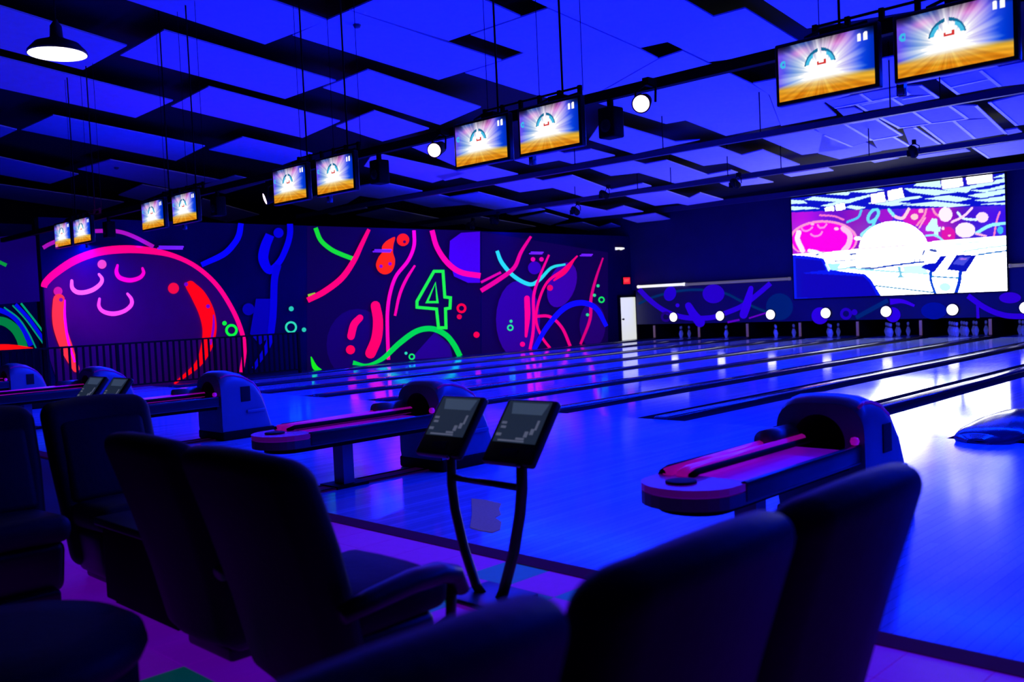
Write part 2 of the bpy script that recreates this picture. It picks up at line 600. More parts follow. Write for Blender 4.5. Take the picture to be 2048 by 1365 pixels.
# the panel field goes on over the seating, above the photograph's upper edge
for i_ in range(12):
    for j_ in range(6):
        xa_, ya_ = -20 + i_ * 2.3, -4.2 + j_ * 3.4 + (1.7 if i_ % 2 else 0.0)
        q_ = [(xa_, ya_), (xa_ + 1.75, ya_), (xa_ + 1.75, ya_ + 3.0), (xa_, ya_ + 3.0)]
        P_ = np.array([(x_, y_, ceil_z(x_, y_)) for x_, y_ in q_])
        depth = (P_ - CAM) @ RM[:, 2]
        up_, vp_ = to_px(P_)
        if all(d_ < 0.3 or (v_ < -100 and u_ > -200) for d_, v_, u_ in zip(depth, vp_, up_)):
            MB().prism(list(P_), CN * 0.025).build('ceiling_panel', M_panel, ceiling)


def Q4(l, o=(1648, 60), s=5.12):
    return [(o[0] + a / s, o[1] + b / s) for a, b in l]


TILES = [[(10, 735), (375, 660), (480, 730), (110, 800)], [(380, 655), (765, 585), (870, 660), (485, 728)],
         [(775, 583), (985, 570), (1110, 660), (880, 665)], [(130, 815), (310, 795), (400, 840), (200, 880)],
         [(335, 768), (680, 705), (800, 770), (440, 830)], [(700, 703), (1080, 668), (1170, 700), (810, 768)],
         [(1175, 505), (1600, 420), (1690, 500), (1290, 590)], [(1290, 595), (1690, 510), (1795, 580), (1380, 660)],
         [(1605, 415), (2148, 310), (2148, 540), (1810, 580)], [(-100, 1000), (205, 965), (488, 1128), (432, 1146), (282, 1190), (-20, 1074)],
         [(215, 963), (520, 915), (790, 1075), (500, 1130)], [(580, 895), (915, 845), (1095, 965), (770, 1005)],
         [(925, 843), (1280, 780), (1465, 910), (1105, 963)], [(1290, 775), (1550, 775), (1690, 900), (1475, 908)],
         [(1335, 935), (1700, 905), (1850, 1065), (1550, 1115)], [(1000, 985), (1325, 935), (1540, 1115), (1240, 1165)],
         [(810, 1015), (930, 1000), (1185, 1172), (890, 1215)], [(500, 1135), (715, 1098), (880, 1195), (560, 1240)],
         [(-20, 1080), (280, 1195), (430, 1150), (590, 1240), (160, 1325), (-60, 1265)], [(1700, 745), (2148, 640), (2148, 960), (1975, 980)],
         [(1850, 1030), (1980, 1010), (2030, 1045), (1880, 1075)], [(910, 1295), (1450, 1215), (1500, 1245), (970, 1320)],
         [(1530, 1205), (2148, 1110), (2148, 1250), (1690, 1315)], [(480, 1345), (700, 1310), (770, 1315), (520, 1362)]]
for l in TILES:
    MB().prism([ceil_pt(*p) for p in Q4(l)], CN * 0.03).build('ceiling_tile', M_tile, ceiling)
BARS = [(375, 658, 482, 732), (765, 583, 872, 664), (985, 572, 1170, 700), (110, 804, 872, 664), (335, 766, 440, 832), (380, 772, 700, 706), (695, 703, 805, 772),
        (1170, 505, 1378, 662), (1600, 418, 1803, 582), (1300, 592, 1695, 506), (800, 715, 1100, 668), (210, 965, 495, 1132), (560, 893, 770, 1005), (530, 912, 795, 1080),
        (918, 843, 1100, 966), (1282, 778, 1470, 912), (1555, 778, 1865, 1068), (1695, 745, 1975, 982), (750, 1010, 1470, 912), (925, 1000, 1185, 1172),
        (1000, 985, 1240, 1168), (1328, 935, 1545, 1116), (500, 1133, 800, 1080), (715, 1098, 885, 1198), (0, 1080, 285, 1197), (1525, 1205, 1690, 1316), (240, 965, 560, 912)]
for a, b, c, d in BARS:
    p, q = [ceil_pt(*w, d=0.012) for w in Q4([(a, b), (c, d)])]
    t_ = (q - p) / np.linalg.norm(q - p)
    s_ = np.cross(t_, CN) * 0.03
    MB().prism([p - s_, q - s_, q + s_, p + s_], CN * 0.02).build('grid_bar', M_tbar, ceiling)

# ================================================================== walls
WX = -19.2
wall_l = tag(MB().box((WX - 0.1, (6.65 + 25.6) / 2, 1.735), (0.2, 25.6 - 6.65, 3.47)).build('wall_left', M_wall), 'dark navy wall with glowing mural beside the lanes', kind='structure')
WX2 = -20.6
wall_r = tag(MB().box((WX2 - 0.1, 1.0, 1.735), (0.2, 12.0, 3.47)).build('wall_left_recess', M_wall), 'dark wall set back behind the railing', kind='structure')
wall_b = tag(MB().box((-9.0, PINY + 0.22, 2.92), (26, 0.2, 2.55)).build('wall_back', M_wall2), 'plain dark wall above the pins', kind='structure')
tag(MB().box((-9.0, 27.3, 1.0), (26, 0.1, 2.2)).build('wall_pit', M_hole), 'black curtain wall behind the pins', kind='structure')
tag(MB().box((XR + 0.1, 11, 3.5), (0.2, 34, 7)).build('wall_right', M_blackwall), 'dark wall beyond the right edge', kind='structure')
tag(MB().box((-9, -5.1, 3.5), (44, 0.2, 7)).build('wall_rear', M_blackwall), 'dark wall behind the seating', kind='structure')
tag(MB().box((-30.0, 11, 3.0), (0.2, 34, 7)).build('wall_far_left', M_blackwall), 'black void wall behind the mural wall', kind='structure')
tag(MB().box((-9.0, PINY - 0.22, 4.17), (26, 0.14, 0.16)).build('trim_2', mat('soffit_blue', (0.05, 0.05, 0.09), 0.5, noise=(4, 0.2))), 'beam along the top of the pin wall', kind='structure')


def catmull(pts, n=7, closed=False):
    P = [np.array(p, float) for p in pts]
    if len(P) < 3:
        return P
    out = []
    m = len(P)
    rng = range(m if closed else m - 1)
    for i in rng:
        p1, p2 = P[i], P[(i + 1) % m]
        p0 = P[(i - 1) % m] if closed or i > 0 else 2 * p1 - p2
        p3 = P[(i + 2) % m] if closed or i + 2 < m else 2 * p2 - p1
        for k in range(n):
            t = k / n
            out.append(0.5 * ((2 * p1) + (-p0 + p2) * t + (2 * p0 - 5 * p1 + 4 * p2 - p3) * t * t + (-p0 + 3 * p1 - 3 * p2 + p3) * t ** 3))
    if not closed:
        out.append(P[-1])
    return out


LAYER = [0]


class Mural:
    def __init__(self, parent, fn, step=0.0022):
        self.parent, self.fn, self.k, self.step = parent, fn, 0, step

    def _pt(self, p):
        return self.fn(p[0], p[1], 0.003 + self.step * self.k)

    def ribbon(self, pts, w, color, k=1.0, name='painted_stroke', closed=False, round_=False):
        ws = w if isinstance(w, (list, tuple)) else [w] * len(pts)
        P = catmull([(p[0], p[1], ww) for p, ww in zip(pts, ws)], closed=closed)
        n = len(P)
        L, R_ = [], []
        for i in range(n):
            a = P[(i - 1) % n] if closed or i > 0 else P[i]
            b = P[(i + 1) % n] if closed or i < n - 1 else P[i]
            t = (b - a)[:2]
            t = t / (np.linalg.norm(t) + 1e-9)
            nn = np.array([-t[1], t[0]]) * P[i][2] / 2
            L.append(P[i][:2] + nn)
            R_.append(P[i][:2] - nn)
        if round_ and not closed:
            def capf(c, d, w2):
                return [c + w2 * np.array([math.cos(d + a), math.sin(d + a)]) for a in np.linspace(math.pi / 2, -math.pi / 2, 7)[1:-1]]
            te = P[-1][:2] - P[-2][:2]
            ts = P[0][:2] - P[1][:2]
            poly = L + capf(P[-1][:2], math.atan2(te[1], te[0]), P[-1][2] / 2) + R_[::-1] + capf(P[0][:2], math.atan2(ts[1], ts[0]), P[0][2] / 2)
            return self.poly(poly, color, k, name)
        vs = [self._pt(p) for p in L] + [self._pt(p) for p in R_]
        m = n if closed else n - 1
        fs = [(i, (i + 1) % n, n + (i + 1) % n, n + i) for i in range(m)]
        o = MB().add(vs, fs).build(name, paint(color, k), self.parent)
        self.k += 1
        return o

    def poly(self, pts, color, k=1.0, name='painted_patch', smooth=False):
        if smooth:
            pts = catmull(pts, closed=True)
        o = MB().add([self._pt(p) for p in pts], [tuple(range(len(pts)))]).build(name, paint(color, k), self.parent)
        self.k += 1
        return o

    def disc(self, c, r, color, k=1.0, name='painted_dot', ry=None, ang=0.0):
        ry = ry or r
        pts = []
        for i in range(24):
            a = 2 * math.pi * i / 24
            x, y = r * math.cos(a), ry * math.sin(a)
            pts.append((c[0] + x * math.cos(ang) - y * math.sin(ang), c[1] + x * math.sin(ang) + y * math.cos(ang)))
        return self.poly(pts, color, k, name)

    def ring(self, c, r, w, color, k=1.0, name='painted_ring'):
        pts = [(c[0] + r * math.cos(a), c[1] + r * math.sin(a)) for a in np.linspace(0, 2 * math.pi, 12, endpoint=False)]
        return self.ribbon(pts, w, color, k, name, closed=True)


ML = Mural(wall_l, lambda u, v, d: on_x(u, v, WX + d))
PINK, RED, GRN, TEALC, BLU, PUR = (255, 0, 125), (255, 8, 30), (20, 225, 55), (45, 215, 150), (8, 4, 240), (70, 0, 190)
# backgrounds
ML.poly([(614, 452), (961, 462), (961, 712), (614, 745)], (14, 0, 62), 0.8, 'painted_field')
ML.poly([(963, 464), (1216, 505), (1216, 690), (963, 708)], (17, 0, 70), 0.8, 'painted_field')
ML.disc((715, 690), 62, (22, 0, 88), 0.8, 'painted_circle', ry=72)
ML.poly([(820, 720), (870, 664), (900, 690), (905, 714)], (40, 0, 120), 0.8)
# big bowling ball
ball_out = [(88, 575), (91, 566), (109, 548), (148, 522), (195, 505), (244, 499), (293, 501), (344, 511), (391, 533), (432, 569), (463, 616), (482, 660), (489, 697), (483, 745)]
ML.poly(ball_out + [(455, 780), (120, 780), (100, 720), (92, 650)], (36, 0, 46), 0.7, 'painted_ball').data.materials[0] = mat('ball_paint', (0.16, 0.0, 0.06), 0.7, emit=srgb((34, 0, 40)), strength=0.7, noise=(3, 0.15), sample=False, spec=0.05)
ML.ribbon(ball_out, [12, 14, 15, 16, 16, 16, 14, 10, 9, 9, 9, 9, 9, 9], (255, 0, 112), 1.0, 'painted_ball_outline')
ML.ribbon([(86, 496), (105, 486), (160, 466), (215, 462), (244, 465), (273, 476), (307, 494)], 8, (176, 18, 165), 0.9)
ML.ribbon([(143.5, 562), (144.5, 576), (154, 584.6), (170, 585), (187.5, 579), (201, 568), (204, 558), (198, 549)], [6, 8, 9, 9, 9, 8, 7, 5], (255, 95, 215), 1.15, 'painted_finger_hole', round_=True)
ML.ribbon([(235, 531), (233, 544.5), (240, 556), (260, 561), (279, 556), (287, 546.5), (285, 537)], [5, 8, 9, 9, 8, 7, 5], (255, 0, 165), 1.0, 'painted_finger_hole', round_=True)
ML.ribbon([(199, 598), (198, 613), (207, 623.6), (226.6, 628), (248, 622.7), (262, 611), (263, 599), (255, 588)], [5, 7, 8, 9, 8, 8, 7, 5], (255, 70, 215), 1.1, 'painted_finger_hole', round_=True)
ML.disc((204, 529), 9, (255, 75, 130), 0.9)
ML.disc((116, 583), 9, (225, 25, 120), 0.8)
ML.disc((347, 577), 11, (255, 10, 55), 0.9)
ML.ribbon([(118, 600), (117, 630), (121, 660), (135, 700), (152, 738)], [24, 26, 26, 24, 14], (255, 48, 52), 1.0, 'painted_highlight', round_=True)
ML.ribbon([(130, 600), (130, 638), (137, 685), (150, 725)], [3, 5, 5, 4], (255, 0, 215), 1.0)
ML.disc((122, 600), 4, (150, 10, 130), 0.8)
ML.ribbon([(381, 572), (398, 594), (413, 625), (419, 660), (412, 697), (394, 731), (350, 767)], [20, 29, 31, 28, 22, 12, 4], (255, 2, 10), 1.0, 'painted_highlight', round_=True)
ML.ribbon([(427, 630), (427, 655), (421, 690)], [2, 5, 4], (150, 0, 170), 0.8)
ML.disc((372, 569), 4, (120, 0, 170), 0.9)
ML.disc((416, 613), 4, (120, 0, 170), 0.9)
ML.ring((463, 661), 10, 5, (10, 245, 55))
ML.disc((449, 647), 4.5, (10, 235, 55))
ML.ring((582, 655), 10, 4, TEALC)
ML.disc((582.5, 618), 5, TEALC, 0.8)
ML.disc((608, 660), 4.5, TEALC, 0.8)
# blue splash
ML.poly([(512, 598), (546, 598), (546, 668), (520, 690), (500, 668)], (6, 0, 150), 0.8, 'painted_splash')
ML.disc((497, 619), 12, (6, 0, 150), 0.7)
ML.ribbon([(482, 447), (478, 470), (468, 488), (447, 509), (403, 530)], [11, 12, 12, 12, 10], BLU, 0.8)
ML.ribbon([(540, 470), (530, 495), (527, 520), (540, 541), (560, 522), (574, 492), (580, 468), (580, 448)], [18, 20, 20, 16, 12, 12, 12, 12], (6, 0, 205), 0.8, 'painted_splash')
ML.disc((557, 466), 10, (6, 0, 190), 0.8)
ML.ribbon([(556, 530), (549, 560), (547, 613), (544, 650), (536, 691), (507, 738)], [14, 14, 14, 14, 12, 8], (6, 0, 190), 0.75)
# second mural section
ML.ribbon([(631, 456), (641.6, 481), (662, 499), (682.6, 509), (706, 518)], 9, (20, 220, 40))
ML.ribbon([(616, 592), (631, 588)], 6, (150, 200, 40), 0.9)
ML.ribbon([(738, 459), (724, 488), (707, 523), (683, 557), (648, 584), (615, 601)], [7, 9, 11, 12, 12, 11], (255, 0, 92))
ML.poly([(752, 530), (757, 515), (764, 505), (764, 494), (770, 485), (780, 478), (790, 475), (787, 490), (786, 505), (790, 520), (788, 535), (780, 546), (768, 549), (757, 543)], (255, 34, 0), 1.0, 'painted_drop', smooth=True)
ML.disc((806, 480), 12.5, (255, 22, 8), 1.0)
ML.disc((809, 484), 3, (90, 0, 60), 0.7)
ML.disc((762, 533), 3.5, (160, 0, 150), 0.8)
ML.disc((780, 528), 3.5, (160, 0, 150), 0.8)
ML.ribbon([(828, 461), (828, 492), (816, 522), (792, 553), (780, 588), (775, 625), (775, 666), (777, 720)], 7, (250, 0, 140))
ML.ribbon([(830, 531), (812, 560), (799, 591), (790, 632)], [4, 6, 6, 5], (250, 0, 125))
ML.ribbon([(751, 612), (756, 642), (753, 677), (741, 707)], [19, 20, 21, 21], (255, 0, 82), 1.0, 'painted_capsule', round_=True)
ML.ribbon([(720, 636), (708, 650), (702, 673)], [13, 15, 15], (255, 0, 90), 1.0, 'painted_capsule', round_=True)
ML.disc((701, 700), 9, (255, 0, 70))
ML.ribbon([(706, 726), (734, 730), (765, 718), (799, 687), (833, 663), (864, 658), (891, 670), (908, 690), (920, 713)], [9, 4, 9, 11, 11, 11, 11, 11, 11], (0, 212, 62))
ML.disc((812, 707), 3, TEALC)
ML.ring((823.6, 714), 5, 3, (20, 230, 90))
ML.ribbon([(622, 714), (630, 735), (642, 742)], [2, 10, 6], (20, 235, 20))
four = [(868, 543), (886, 543), (889.6, 594.5), (901, 596), (900, 616.7), (891, 618), (892, 656), (877, 656), (873, 618.4), (834, 615), (834, 603)]


def outline(M, pts, w, color, name):
    n = len(pts)
    P = [np.array(p, float) for p in pts]
    c = sum(P) / n
    inn, out = [], []
    area2 = sum(P[i][0] * P[(i + 1) % n][1] - P[(i + 1) % n][0] * P[i][1] for i in range(n))
    sg = 1 if area2 > 0 else -1
    for i in range(n):
        a, b, d = P[i - 1], P[i], P[(i + 1) % n]
        n1 = np.array([-(b - a)[1], (b - a)[0]]) / np.linalg.norm(b - a)
        n2 = np.array([-(d - b)[1], (d - b)[0]]) / np.linalg.norm(d - b)
        m = n1 + n2
        m = m / max(0.5, np.dot(m, n1)) if np.linalg.norm(m) > 1e-6 else n1
        inn.append(b + m * sg * w / 2)
        out.append(b - m * sg * w / 2)
    vs = [M._pt(p) for p in out] + [M._pt(p) for p in inn]
    M.k += 1
    return MB().add(vs, [(i, (i + 1) % n, n + (i + 1) % n, n + i) for i in range(n)]).build(name, paint(color), M.parent)


outline(ML, four, 6, (30, 240, 55), 'painted_digit')
outline(ML, [(871, 566), (875, 604.7), (854, 604.7)], 4.5, (30, 240, 55), 'painted_digit')
ML.poly([(900, 482), (922, 466), (960, 463.5), (960, 566), (936, 566), (908, 553), (898, 516)], (72, 0, 188), 0.8, 'painted_splash')
ML.ribbon([(864, 461), (874, 495), (895, 526), (922, 545), (961, 552)], [10, 10, 11, 11, 11], (255, 0, 128))
ML.ring((923, 617), 7.5, 4.5, (255, 0, 50))
ML.disc((918.7, 634), 5, (240, 0, 55), 0.9)
ML.disc((953, 670), 6, (255, 0, 62))
# third mural section
ML.disc((1036, 640), 44, (50, 0, 135), 0.8, 'painted_circle', ry=78)
ML.disc((1124, 570), 27, (62, 0, 150), 0.8, 'painted_circle', ry=47, ang=0.35)
ML.disc((1069, 536), 13, (58, 0, 160), 0.8, 'painted_circle')
ML.disc((1185, 650), 26, (38, 0, 105), 0.8, 'painted_circle', ry=45)
ML.ribbon([(994, 502), (1004, 526), (1028, 553), (1059, 569), (1079, 560), (1103, 536), (1131, 529)], [7, 8, 8, 8, 7, 6, 4], (40, 218, 190))
ML.ribbon([(1062, 473), (1042, 505), (1028, 536), (997, 560), (962, 582)], [5, 7, 8, 9, 9], (235, 0, 120))
ML.ribbon([(1002, 545), (962, 565)], 5, (220, 0, 130))
ML.ribbon([(1098, 510), (1079.5, 553), (1067.5, 591), (1067.5, 632), (1066, 666), (1060, 699)], [4, 5, 6, 6, 6, 6], (250, 0, 125))
ML.ribbon([(1155, 512), (1127, 540), (1096, 563), (1079, 598), (1072, 639), (1083, 673), (1101, 698)], [3, 6, 5, 5, 5, 5, 5], (255, 0, 110))
ML.ribbon([(1150, 518), (1130, 543), (1107, 562)], [2, 9, 3], (255, 0, 90))
ML.ribbon([(1072, 633), (1100, 634), (1124, 656), (1141, 694)], 6, (240, 0, 115))
ML.ribbon([(1206, 516), (1192, 557), (1182, 598), (1180, 639), (1161, 689)], [3, 5, 6, 6, 5], (215, 0, 110))
ML.ribbon([(1068, 700), (1093, 656), (1127, 618), (1161, 606), (1192, 617), (1213, 653)], [9, 10, 11, 11, 10, 8], (14, 10, 250), 0.95)
ML.ribbon([(1054, 597), (1055, 632), (1052, 673)], [11, 11, 5], (255, 0, 120), 1.0, 'painted_capsule', round_=True)
ML.disc((1045, 689), 5, (255, 0, 120))
ML.disc((1066, 519), 4.5, (230, 0, 140))
ML.disc((1083, 519), 4.5, (230, 0, 140))
ML.disc((1100, 576), 6, (235, 0, 90))
ML.ring((1020.6, 656), 5, 3, (40, 225, 130))
ML.disc((1022, 643), 3.2, (40, 215, 130))
ML.ring((1203, 600), 5, 3, (20, 225, 90))
for c in ((1196, 572), (1189, 591), (1175, 630)):
    ML.disc(c, 3.2, (40, 210, 130))
# recess wall, far left
MR = Mural(wall_r, lambda u, v, d: on_x(u, v, WX2 + d))
MR.poly([(-40, 478), (40, 470), (96, 474), (96, 602), (-40, 612)], (20, 0, 105), 0.7, 'painted_field')
MR.ribbon([(-40, 648), (0, 642), (25, 654), (40, 675), (48, 700)], [17, 17, 18, 18, 18], (0, 130, 62), 0.9)
MR.ribbon([(-20, 618), (0, 621), (25, 633), (45, 656), (62, 692)], 10, (4, 8, 215), 0.9)
MR.ribbon([(8, 615), (37, 637), (57, 666), (72, 697)], 3, (0, 150, 125), 0.9)
MR.ribbon([(31, 609), (57, 637), (82, 672), (98, 695)], 7, (4, 8, 220), 0.9)
MR.ribbon([(42, 607), (72, 645), (98, 680)], 4, (0, 165, 110), 0.9)
MR.ribbon([(25, 611), (51, 639), (78, 676), (96, 700)], 3, (0, 150, 125), 0.9)
MR.ribbon([(-20, 697), (0, 696), (29, 695), (66, 697)], [12, 14, 10, 2], (255, 10, 10))
MR.ribbon([(-20, 515), (0, 525), (13, 531)], 7, (10, 160, 60), 0.9)

# ================================================================== pin end
mask_x0, mask_x1 = -18.95, 4.0
masking = thing('masking_unit', 'long dark panel with dim purple and teal painted shapes above the pins', 'panel', (0, 0, 0))
MB().box(((mask_x0 + mask_x1) / 2, PINY + 0.04, 1.13), (mask_x1 - mask_x0, 0.08, 1.26)).build('panel_board', mat('mask_board', (0.010, 0.006, 0.04), 0.5, noise=(1.5, 0.3)), masking)
MM = Mural(masking, lambda u, v, d: on_y(u, v, PINY - d), 0.0008)
PV = (52, 0, 205)
MM.disc((1559, 614), 27, (0, 38, 105), 0.6, 'painted_circle')
MM.ribbon([(1277, 608), (1309, 594), (1354, 583), (1400, 580), (1447, 586), (1481, 602), (1512, 616), (1537, 626)], 5, (0, 52, 100), 0.6)
MM.ribbon([(1278, 579), (1299, 600), (1324, 619), (1354, 632), (1387, 637), (1426, 635), (1455, 625), (1485, 612), (1514, 590), (1541, 567)], 10, PV, 0.6)
MM.disc((1340, 588), 12, (42, 0, 195), 0.6, 'painted_circle', ry=15, ang=0.4)
MM.disc((1427, 588), 22, (48, 0, 185), 0.6, 'painted_circle', ry=19)
MM.disc((1355, 611), 4, PV, 0.7)
MM.ribbon([(1377, 612), (1387, 629), (1400, 645)], [14, 17, 20], PV, 0.6, round_=True)
MM.ribbon([(1502, 577), (1494, 608), (1487, 630)], [10, 17, 16], (58, 0, 215), 0.6, round_=True)
MM.ribbon([(1455, 645), (1479, 640)], 4, (110, 0, 190), 0.6)
MM.ribbon([(1498, 637), (1533, 626)], 3, (125, 0, 190), 0.6)
MM.ring((1332, 634), 8, 5, (35, 0, 120), 0.7)
MM.disc((1640, 632), 17, PV, 0.6, 'painted_circle')
MM.ring((1692, 628), 9, 6, (42, 0, 180), 0.6)
MM.disc((1709, 625), 6, (42, 0, 180), 0.7)
MM.ribbon([(1712, 636), (1745, 618), (1776, 601)], 9, (0, 45, 110), 0.6)
MM.ribbon([(1780, 604), (1805, 603), (1829, 612)], [12, 8, 5], (62, 0, 205), 0.6)
MM.disc((1786, 630), 15, PV, 0.6, 'painted_circle')
MM.disc((1868, 622), 26, (0, 18, 140), 0.6, 'painted_circle', ry=17)
MM.ribbon([(1936, 592), (1967, 614), (1998, 628), (2028, 633), (2080, 632)], 11, PV, 0.6)
MM.ribbon([(1955, 610), (1956, 637)], 6, PV, 0.6)
MM.disc((2020, 596), 22, (55, 0, 195), 0.6, 'painted_circle', ry=11)
# round lane lights
disc0 = None
for k in range(-1, 9):
    x = lane_x[k]
    n = 8 - k
    lab = 'round white light on the pin panel, %s' % ('nearest the cream door' if n == 0 else '%s from the cream door' % ordinal[n])
    if disc0 is None:
        t = thing('lane_light', lab, 'light', (x, PINY - 0.024, 0.713), group='round lane lights')
        MB().lathe([(0.165, 0.0), (0.165, 0.02), (0.15, 0.025)], 28, rot=rotX(math.pi / 2)).build('rim', M_black, t)
        MB().lathe([(0.142, 0.0), (0.142, 0.03), (0.12, 0.036), (0.0, 0.038)], 28, rot=rotX(math.pi / 2)).build('lens', M_disc, t)
        MB().box((0.0, -0.040, 0.01), (0.05, 0.004, 0.012)).box((0.012, -0.040, -0.012), (0.02, 0.004, 0.03)).build('number_mark', M_disc_grey, t)
        index_tree(t)
        disc0 = t
    else:
        dup(disc0, (x, PINY - 0.024, 0.713), None, lab, 'round lane lights')
# kickbacks and pins
kb0 = None
for j in range(-1, 10):
    x = G0 + 0.27 - PITCH * j
    lab = 'dark pin deck side wall, %s from the cream door' % ordinal[9 - j]
    if kb0 is None:
        t = thing('kickback', lab, 'side wall', (x, 25.35, 0), group='pin deck side walls')
        MB().box((0, 0.9, 0.26), (0.10, 1.7, 0.52)).build('side_board', M_black, t)
        MB().box((0, 0.03, 0.25), (0.07, 0.03, 0.40)).build('warm_glint', M_tan, t)  # tan strip painted in for the warm reflections next to the pins
        index_tree(t)
        kb0 = t
    else:
        dup(kb0, (x, 25.35, 0), None, lab, 'pin deck side walls')
pin_prof = [(0.026, 0.0), (0.030, 0.01), (0.045, 0.06), (0.058, 0.11), (0.0605, 0.114), (0.058, 0.15), (0.042, 0.20), (0.026, 0.245), (0.0235, 0.26), (0.025, 0.29), (0.031, 0.325), (0.0325, 0.343), (0.028, 0.364), (0.015, 0.378), (0.0, 0.381)]
pin0 = None
DEFS = {8: [3, 6, 7], 7: [1, 3, 6], 6: [0, 3, 5, 6, 8], 5: [0, 1, 3, 6, 7], 4: [0, 1, 3, 4, 6, 7, 8], 3: list(range(10)), 2: list(range(10)), 1: list(range(10))}
spots = [(0, 0)] + [(-0.1524 + 0.3048 * i, 0.264) for i in range(2)] + [(-0.3048 + 0.3048 * i, 0.528) for i in range(3)] + [(-0.4572 + 0.3048 * i, 0.792) for i in range(4)]
PINPOS = ['head pin', 'second row left', 'second row right', 'third row left', 'third row middle', 'third row right', 'back row far left', 'back row inner left', 'back row inner right', 'back row far right']
for k, ids in DEFS.items():
    for i in ids:
        x, y = lane_x[k] + spots[i][0], 25.55 + spots[i][1]
        lab = 'white bowling pin, %s, on the %s lane from the mural wall' % (PINPOS[i], ordinal[8 - k])
        if pin0 is None:
            t = thing('bowling_pin', lab, 'pin', (x, y, 0), group='standing bowling pins')
            MB().lathe(pin_prof, 14).build('body', M_pin, t)
            MB().lathe([(0.0262, 0.247), (0.0248, 0.26), (0.0262, 0.275)], 14).build('red_stripe', M_red, t)
            MB().lathe([(0.0265, 0.283), (0.0285, 0.297)], 14).build('red_stripe', M_red, t)
            index_tree(t)
            pin0 = t
        else:
            dup(pin0, (x, y, 0), None, lab, 'standing bowling pins')


def pinwall_tube(name, pa, pb, y, m, label):
    a, b = on_y(*pa, y), on_y(*pb, y)
    t = thing(name, label, 'light', tuple(a))
    L = b[0] - a[0]
    MB().tube([(0, 0, 0), (L, 0, 0)], 0.045, 10).build('tube', m, t)
    MB().box((L / 2, 0.05, 0.035), (L, 0.06, 0.03)).build('mounting_strip', M_black, t)
    for xx in (0.02, L - 0.02):
        MB().tube([(xx - 0.03, 0, 0), (xx + 0.03, 0, 0)], 0.052, 10).build('end_cap', M_tube if m is M_tube else M_tube2, t)
    return t


pinwall_tube('light_tube', (1276, 574), (1369, 569.5), PINY - 0.08, M_tube, 'bright cream light tube on the pin panel above the first lane')
pinwall_tube('light_tube', (1372, 569.3), (1580, 557.6), PINY - 0.08, M_tube2, 'dim grey light tube reaching from the cream tube to the big screen')
pinwall_tube('light_tube', (2019, 532), (2120, 526), PINY - 0.08, M_tube2, 'dim grey light tube right of the big screen')

# door and exit sign on the mural wall
dr = tag(MB().box((0, 0, 0.71), (0.04, 0.84, 1.42)).build('door_1', M_door, None, (WX + 0.03, 25.1, 0.0)), 'cream door glowing at the end of the mural wall', kind='structure')
MB().box((0.02, -0.47, 0.74), (0.08, 0.07, 1.52)).box((0.02, 0.47, 0.74), (0.08, 0.07, 1.52)).box((0.02, 0, 1.46), (0.08, 1.0, 0.07)).build('door_frame', M_black, dr)
MB().lathe([(0.02, 0), (0.02, 0.03), (0.035, 0.05), (0.03, 0.08), (0.0, 0.085)], 12, (0.02, -0.34, 0.7), Matrix.Rotation(math.pi / 2, 3, 'Y')).build('door_knob', M_chrome, dr)
ex = on_x(1250, 562, WX)
t = thing('exit_sign', 'small red glowing exit sign above the cream door', 'sign', (WX + 0.01, ex[1], ex[2] - 0.12))
MB().box((0.03, 0, 0.12), (0.06, 0.38, 0.24)).build('housing', M_black, t)
MB().box((0.062, 0, 0.12), (0.006, 0.36, 0.22)).build('face', M_exit, t)
cu = bpy.data.curves.new('exit_text', 'FONT')
cu.body = 'EXIT'
cu.size = 0.13
cu.align_x = 'CENTER'
cu.align_y = 'CENTER'
cu.extrude = 0.002
tmp_o = bpy.data.objects.new('exit_text', cu)
COL.objects.link(tmp_o)
bpy.context.view_layer.update()
tme = bpy.data.meshes.new_from_object(tmp_o.evaluated_get(bpy.context.evaluated_depsgraph_get()))
bpy.data.objects.remove(tmp_o)
tme.materials.clear()
tme.materials.append(mat('exit_letters', (0.3, 0.0, 0.0), 0.5, emit=srgb((255, 110, 100)), strength=1.0, noise=(20, 0.05), sample=False))
tx = bpy.data.objects.new('lettering', tme)
COL.objects.link(tx)
tx.parent = t
tx.location = (0.066, 0, 0.12)
tx.rotation_euler = (math.pi / 2, 0, math.pi / 2)
# violet wall lights
for i, (px, lab) in enumerate((((330, 498), 'violet wall light above the painted bowling ball'), ((752, 504), 'violet wall light beside the painted orange drop'), ((1060, 508), 'violet wall light above the painted teal curve'), ((1160, 512), 'violet wall light nearest the exit sign'))):
    p = on_x(*px, WX)
    t = thing('wall_light', lab, 'light', (WX, p[1], p[2] - 0.03), group='violet wall lights')
    MB().box((0.10, 0, 0.05), (0.2, 0.10, 0.05)).build('bracket', M_black, t)
    MB().box((0.24, 0, 0.055), (0.10, 0.56, 0.035)).build('housing', M_black, t)
    MB().tube([(0.24, -0.27, 0.025), (0.24, 0.27, 0.025)], 0.028, 10).build('tube', M_violetbar, t)
    MB().tube([(0.292, -0.27, 0.055), (0.292, 0.27, 0.055)], 0.018, 8).build('front_tube', M_violetbar, t)
p = on_x(1236, 498, WX)
t = thing('wall_sensor', 'small white box high on the mural wall above the exit sign', 'sensor', (WX, p[1], p[2] - 0.04))
MB().prism([(0, -0.15, 0.0), (0.12, -0.15, 0.03), (0.12, -0.15, 0.07), (0, -0.15, 0.09)], (0, 0.34, 0)).build('case', M_tube, t)
MB().box((0.02, 0, 0.02), (0.04, 0.1, 0.1)).build('bracket', M_black, t)
spot('violet_wall_wash', (-16.9, 6.05, 2.75), tuple(on_x(175, 590, WX)), 260, (0.36, 0.0, 1.0), 42, 1.0, 0.06)
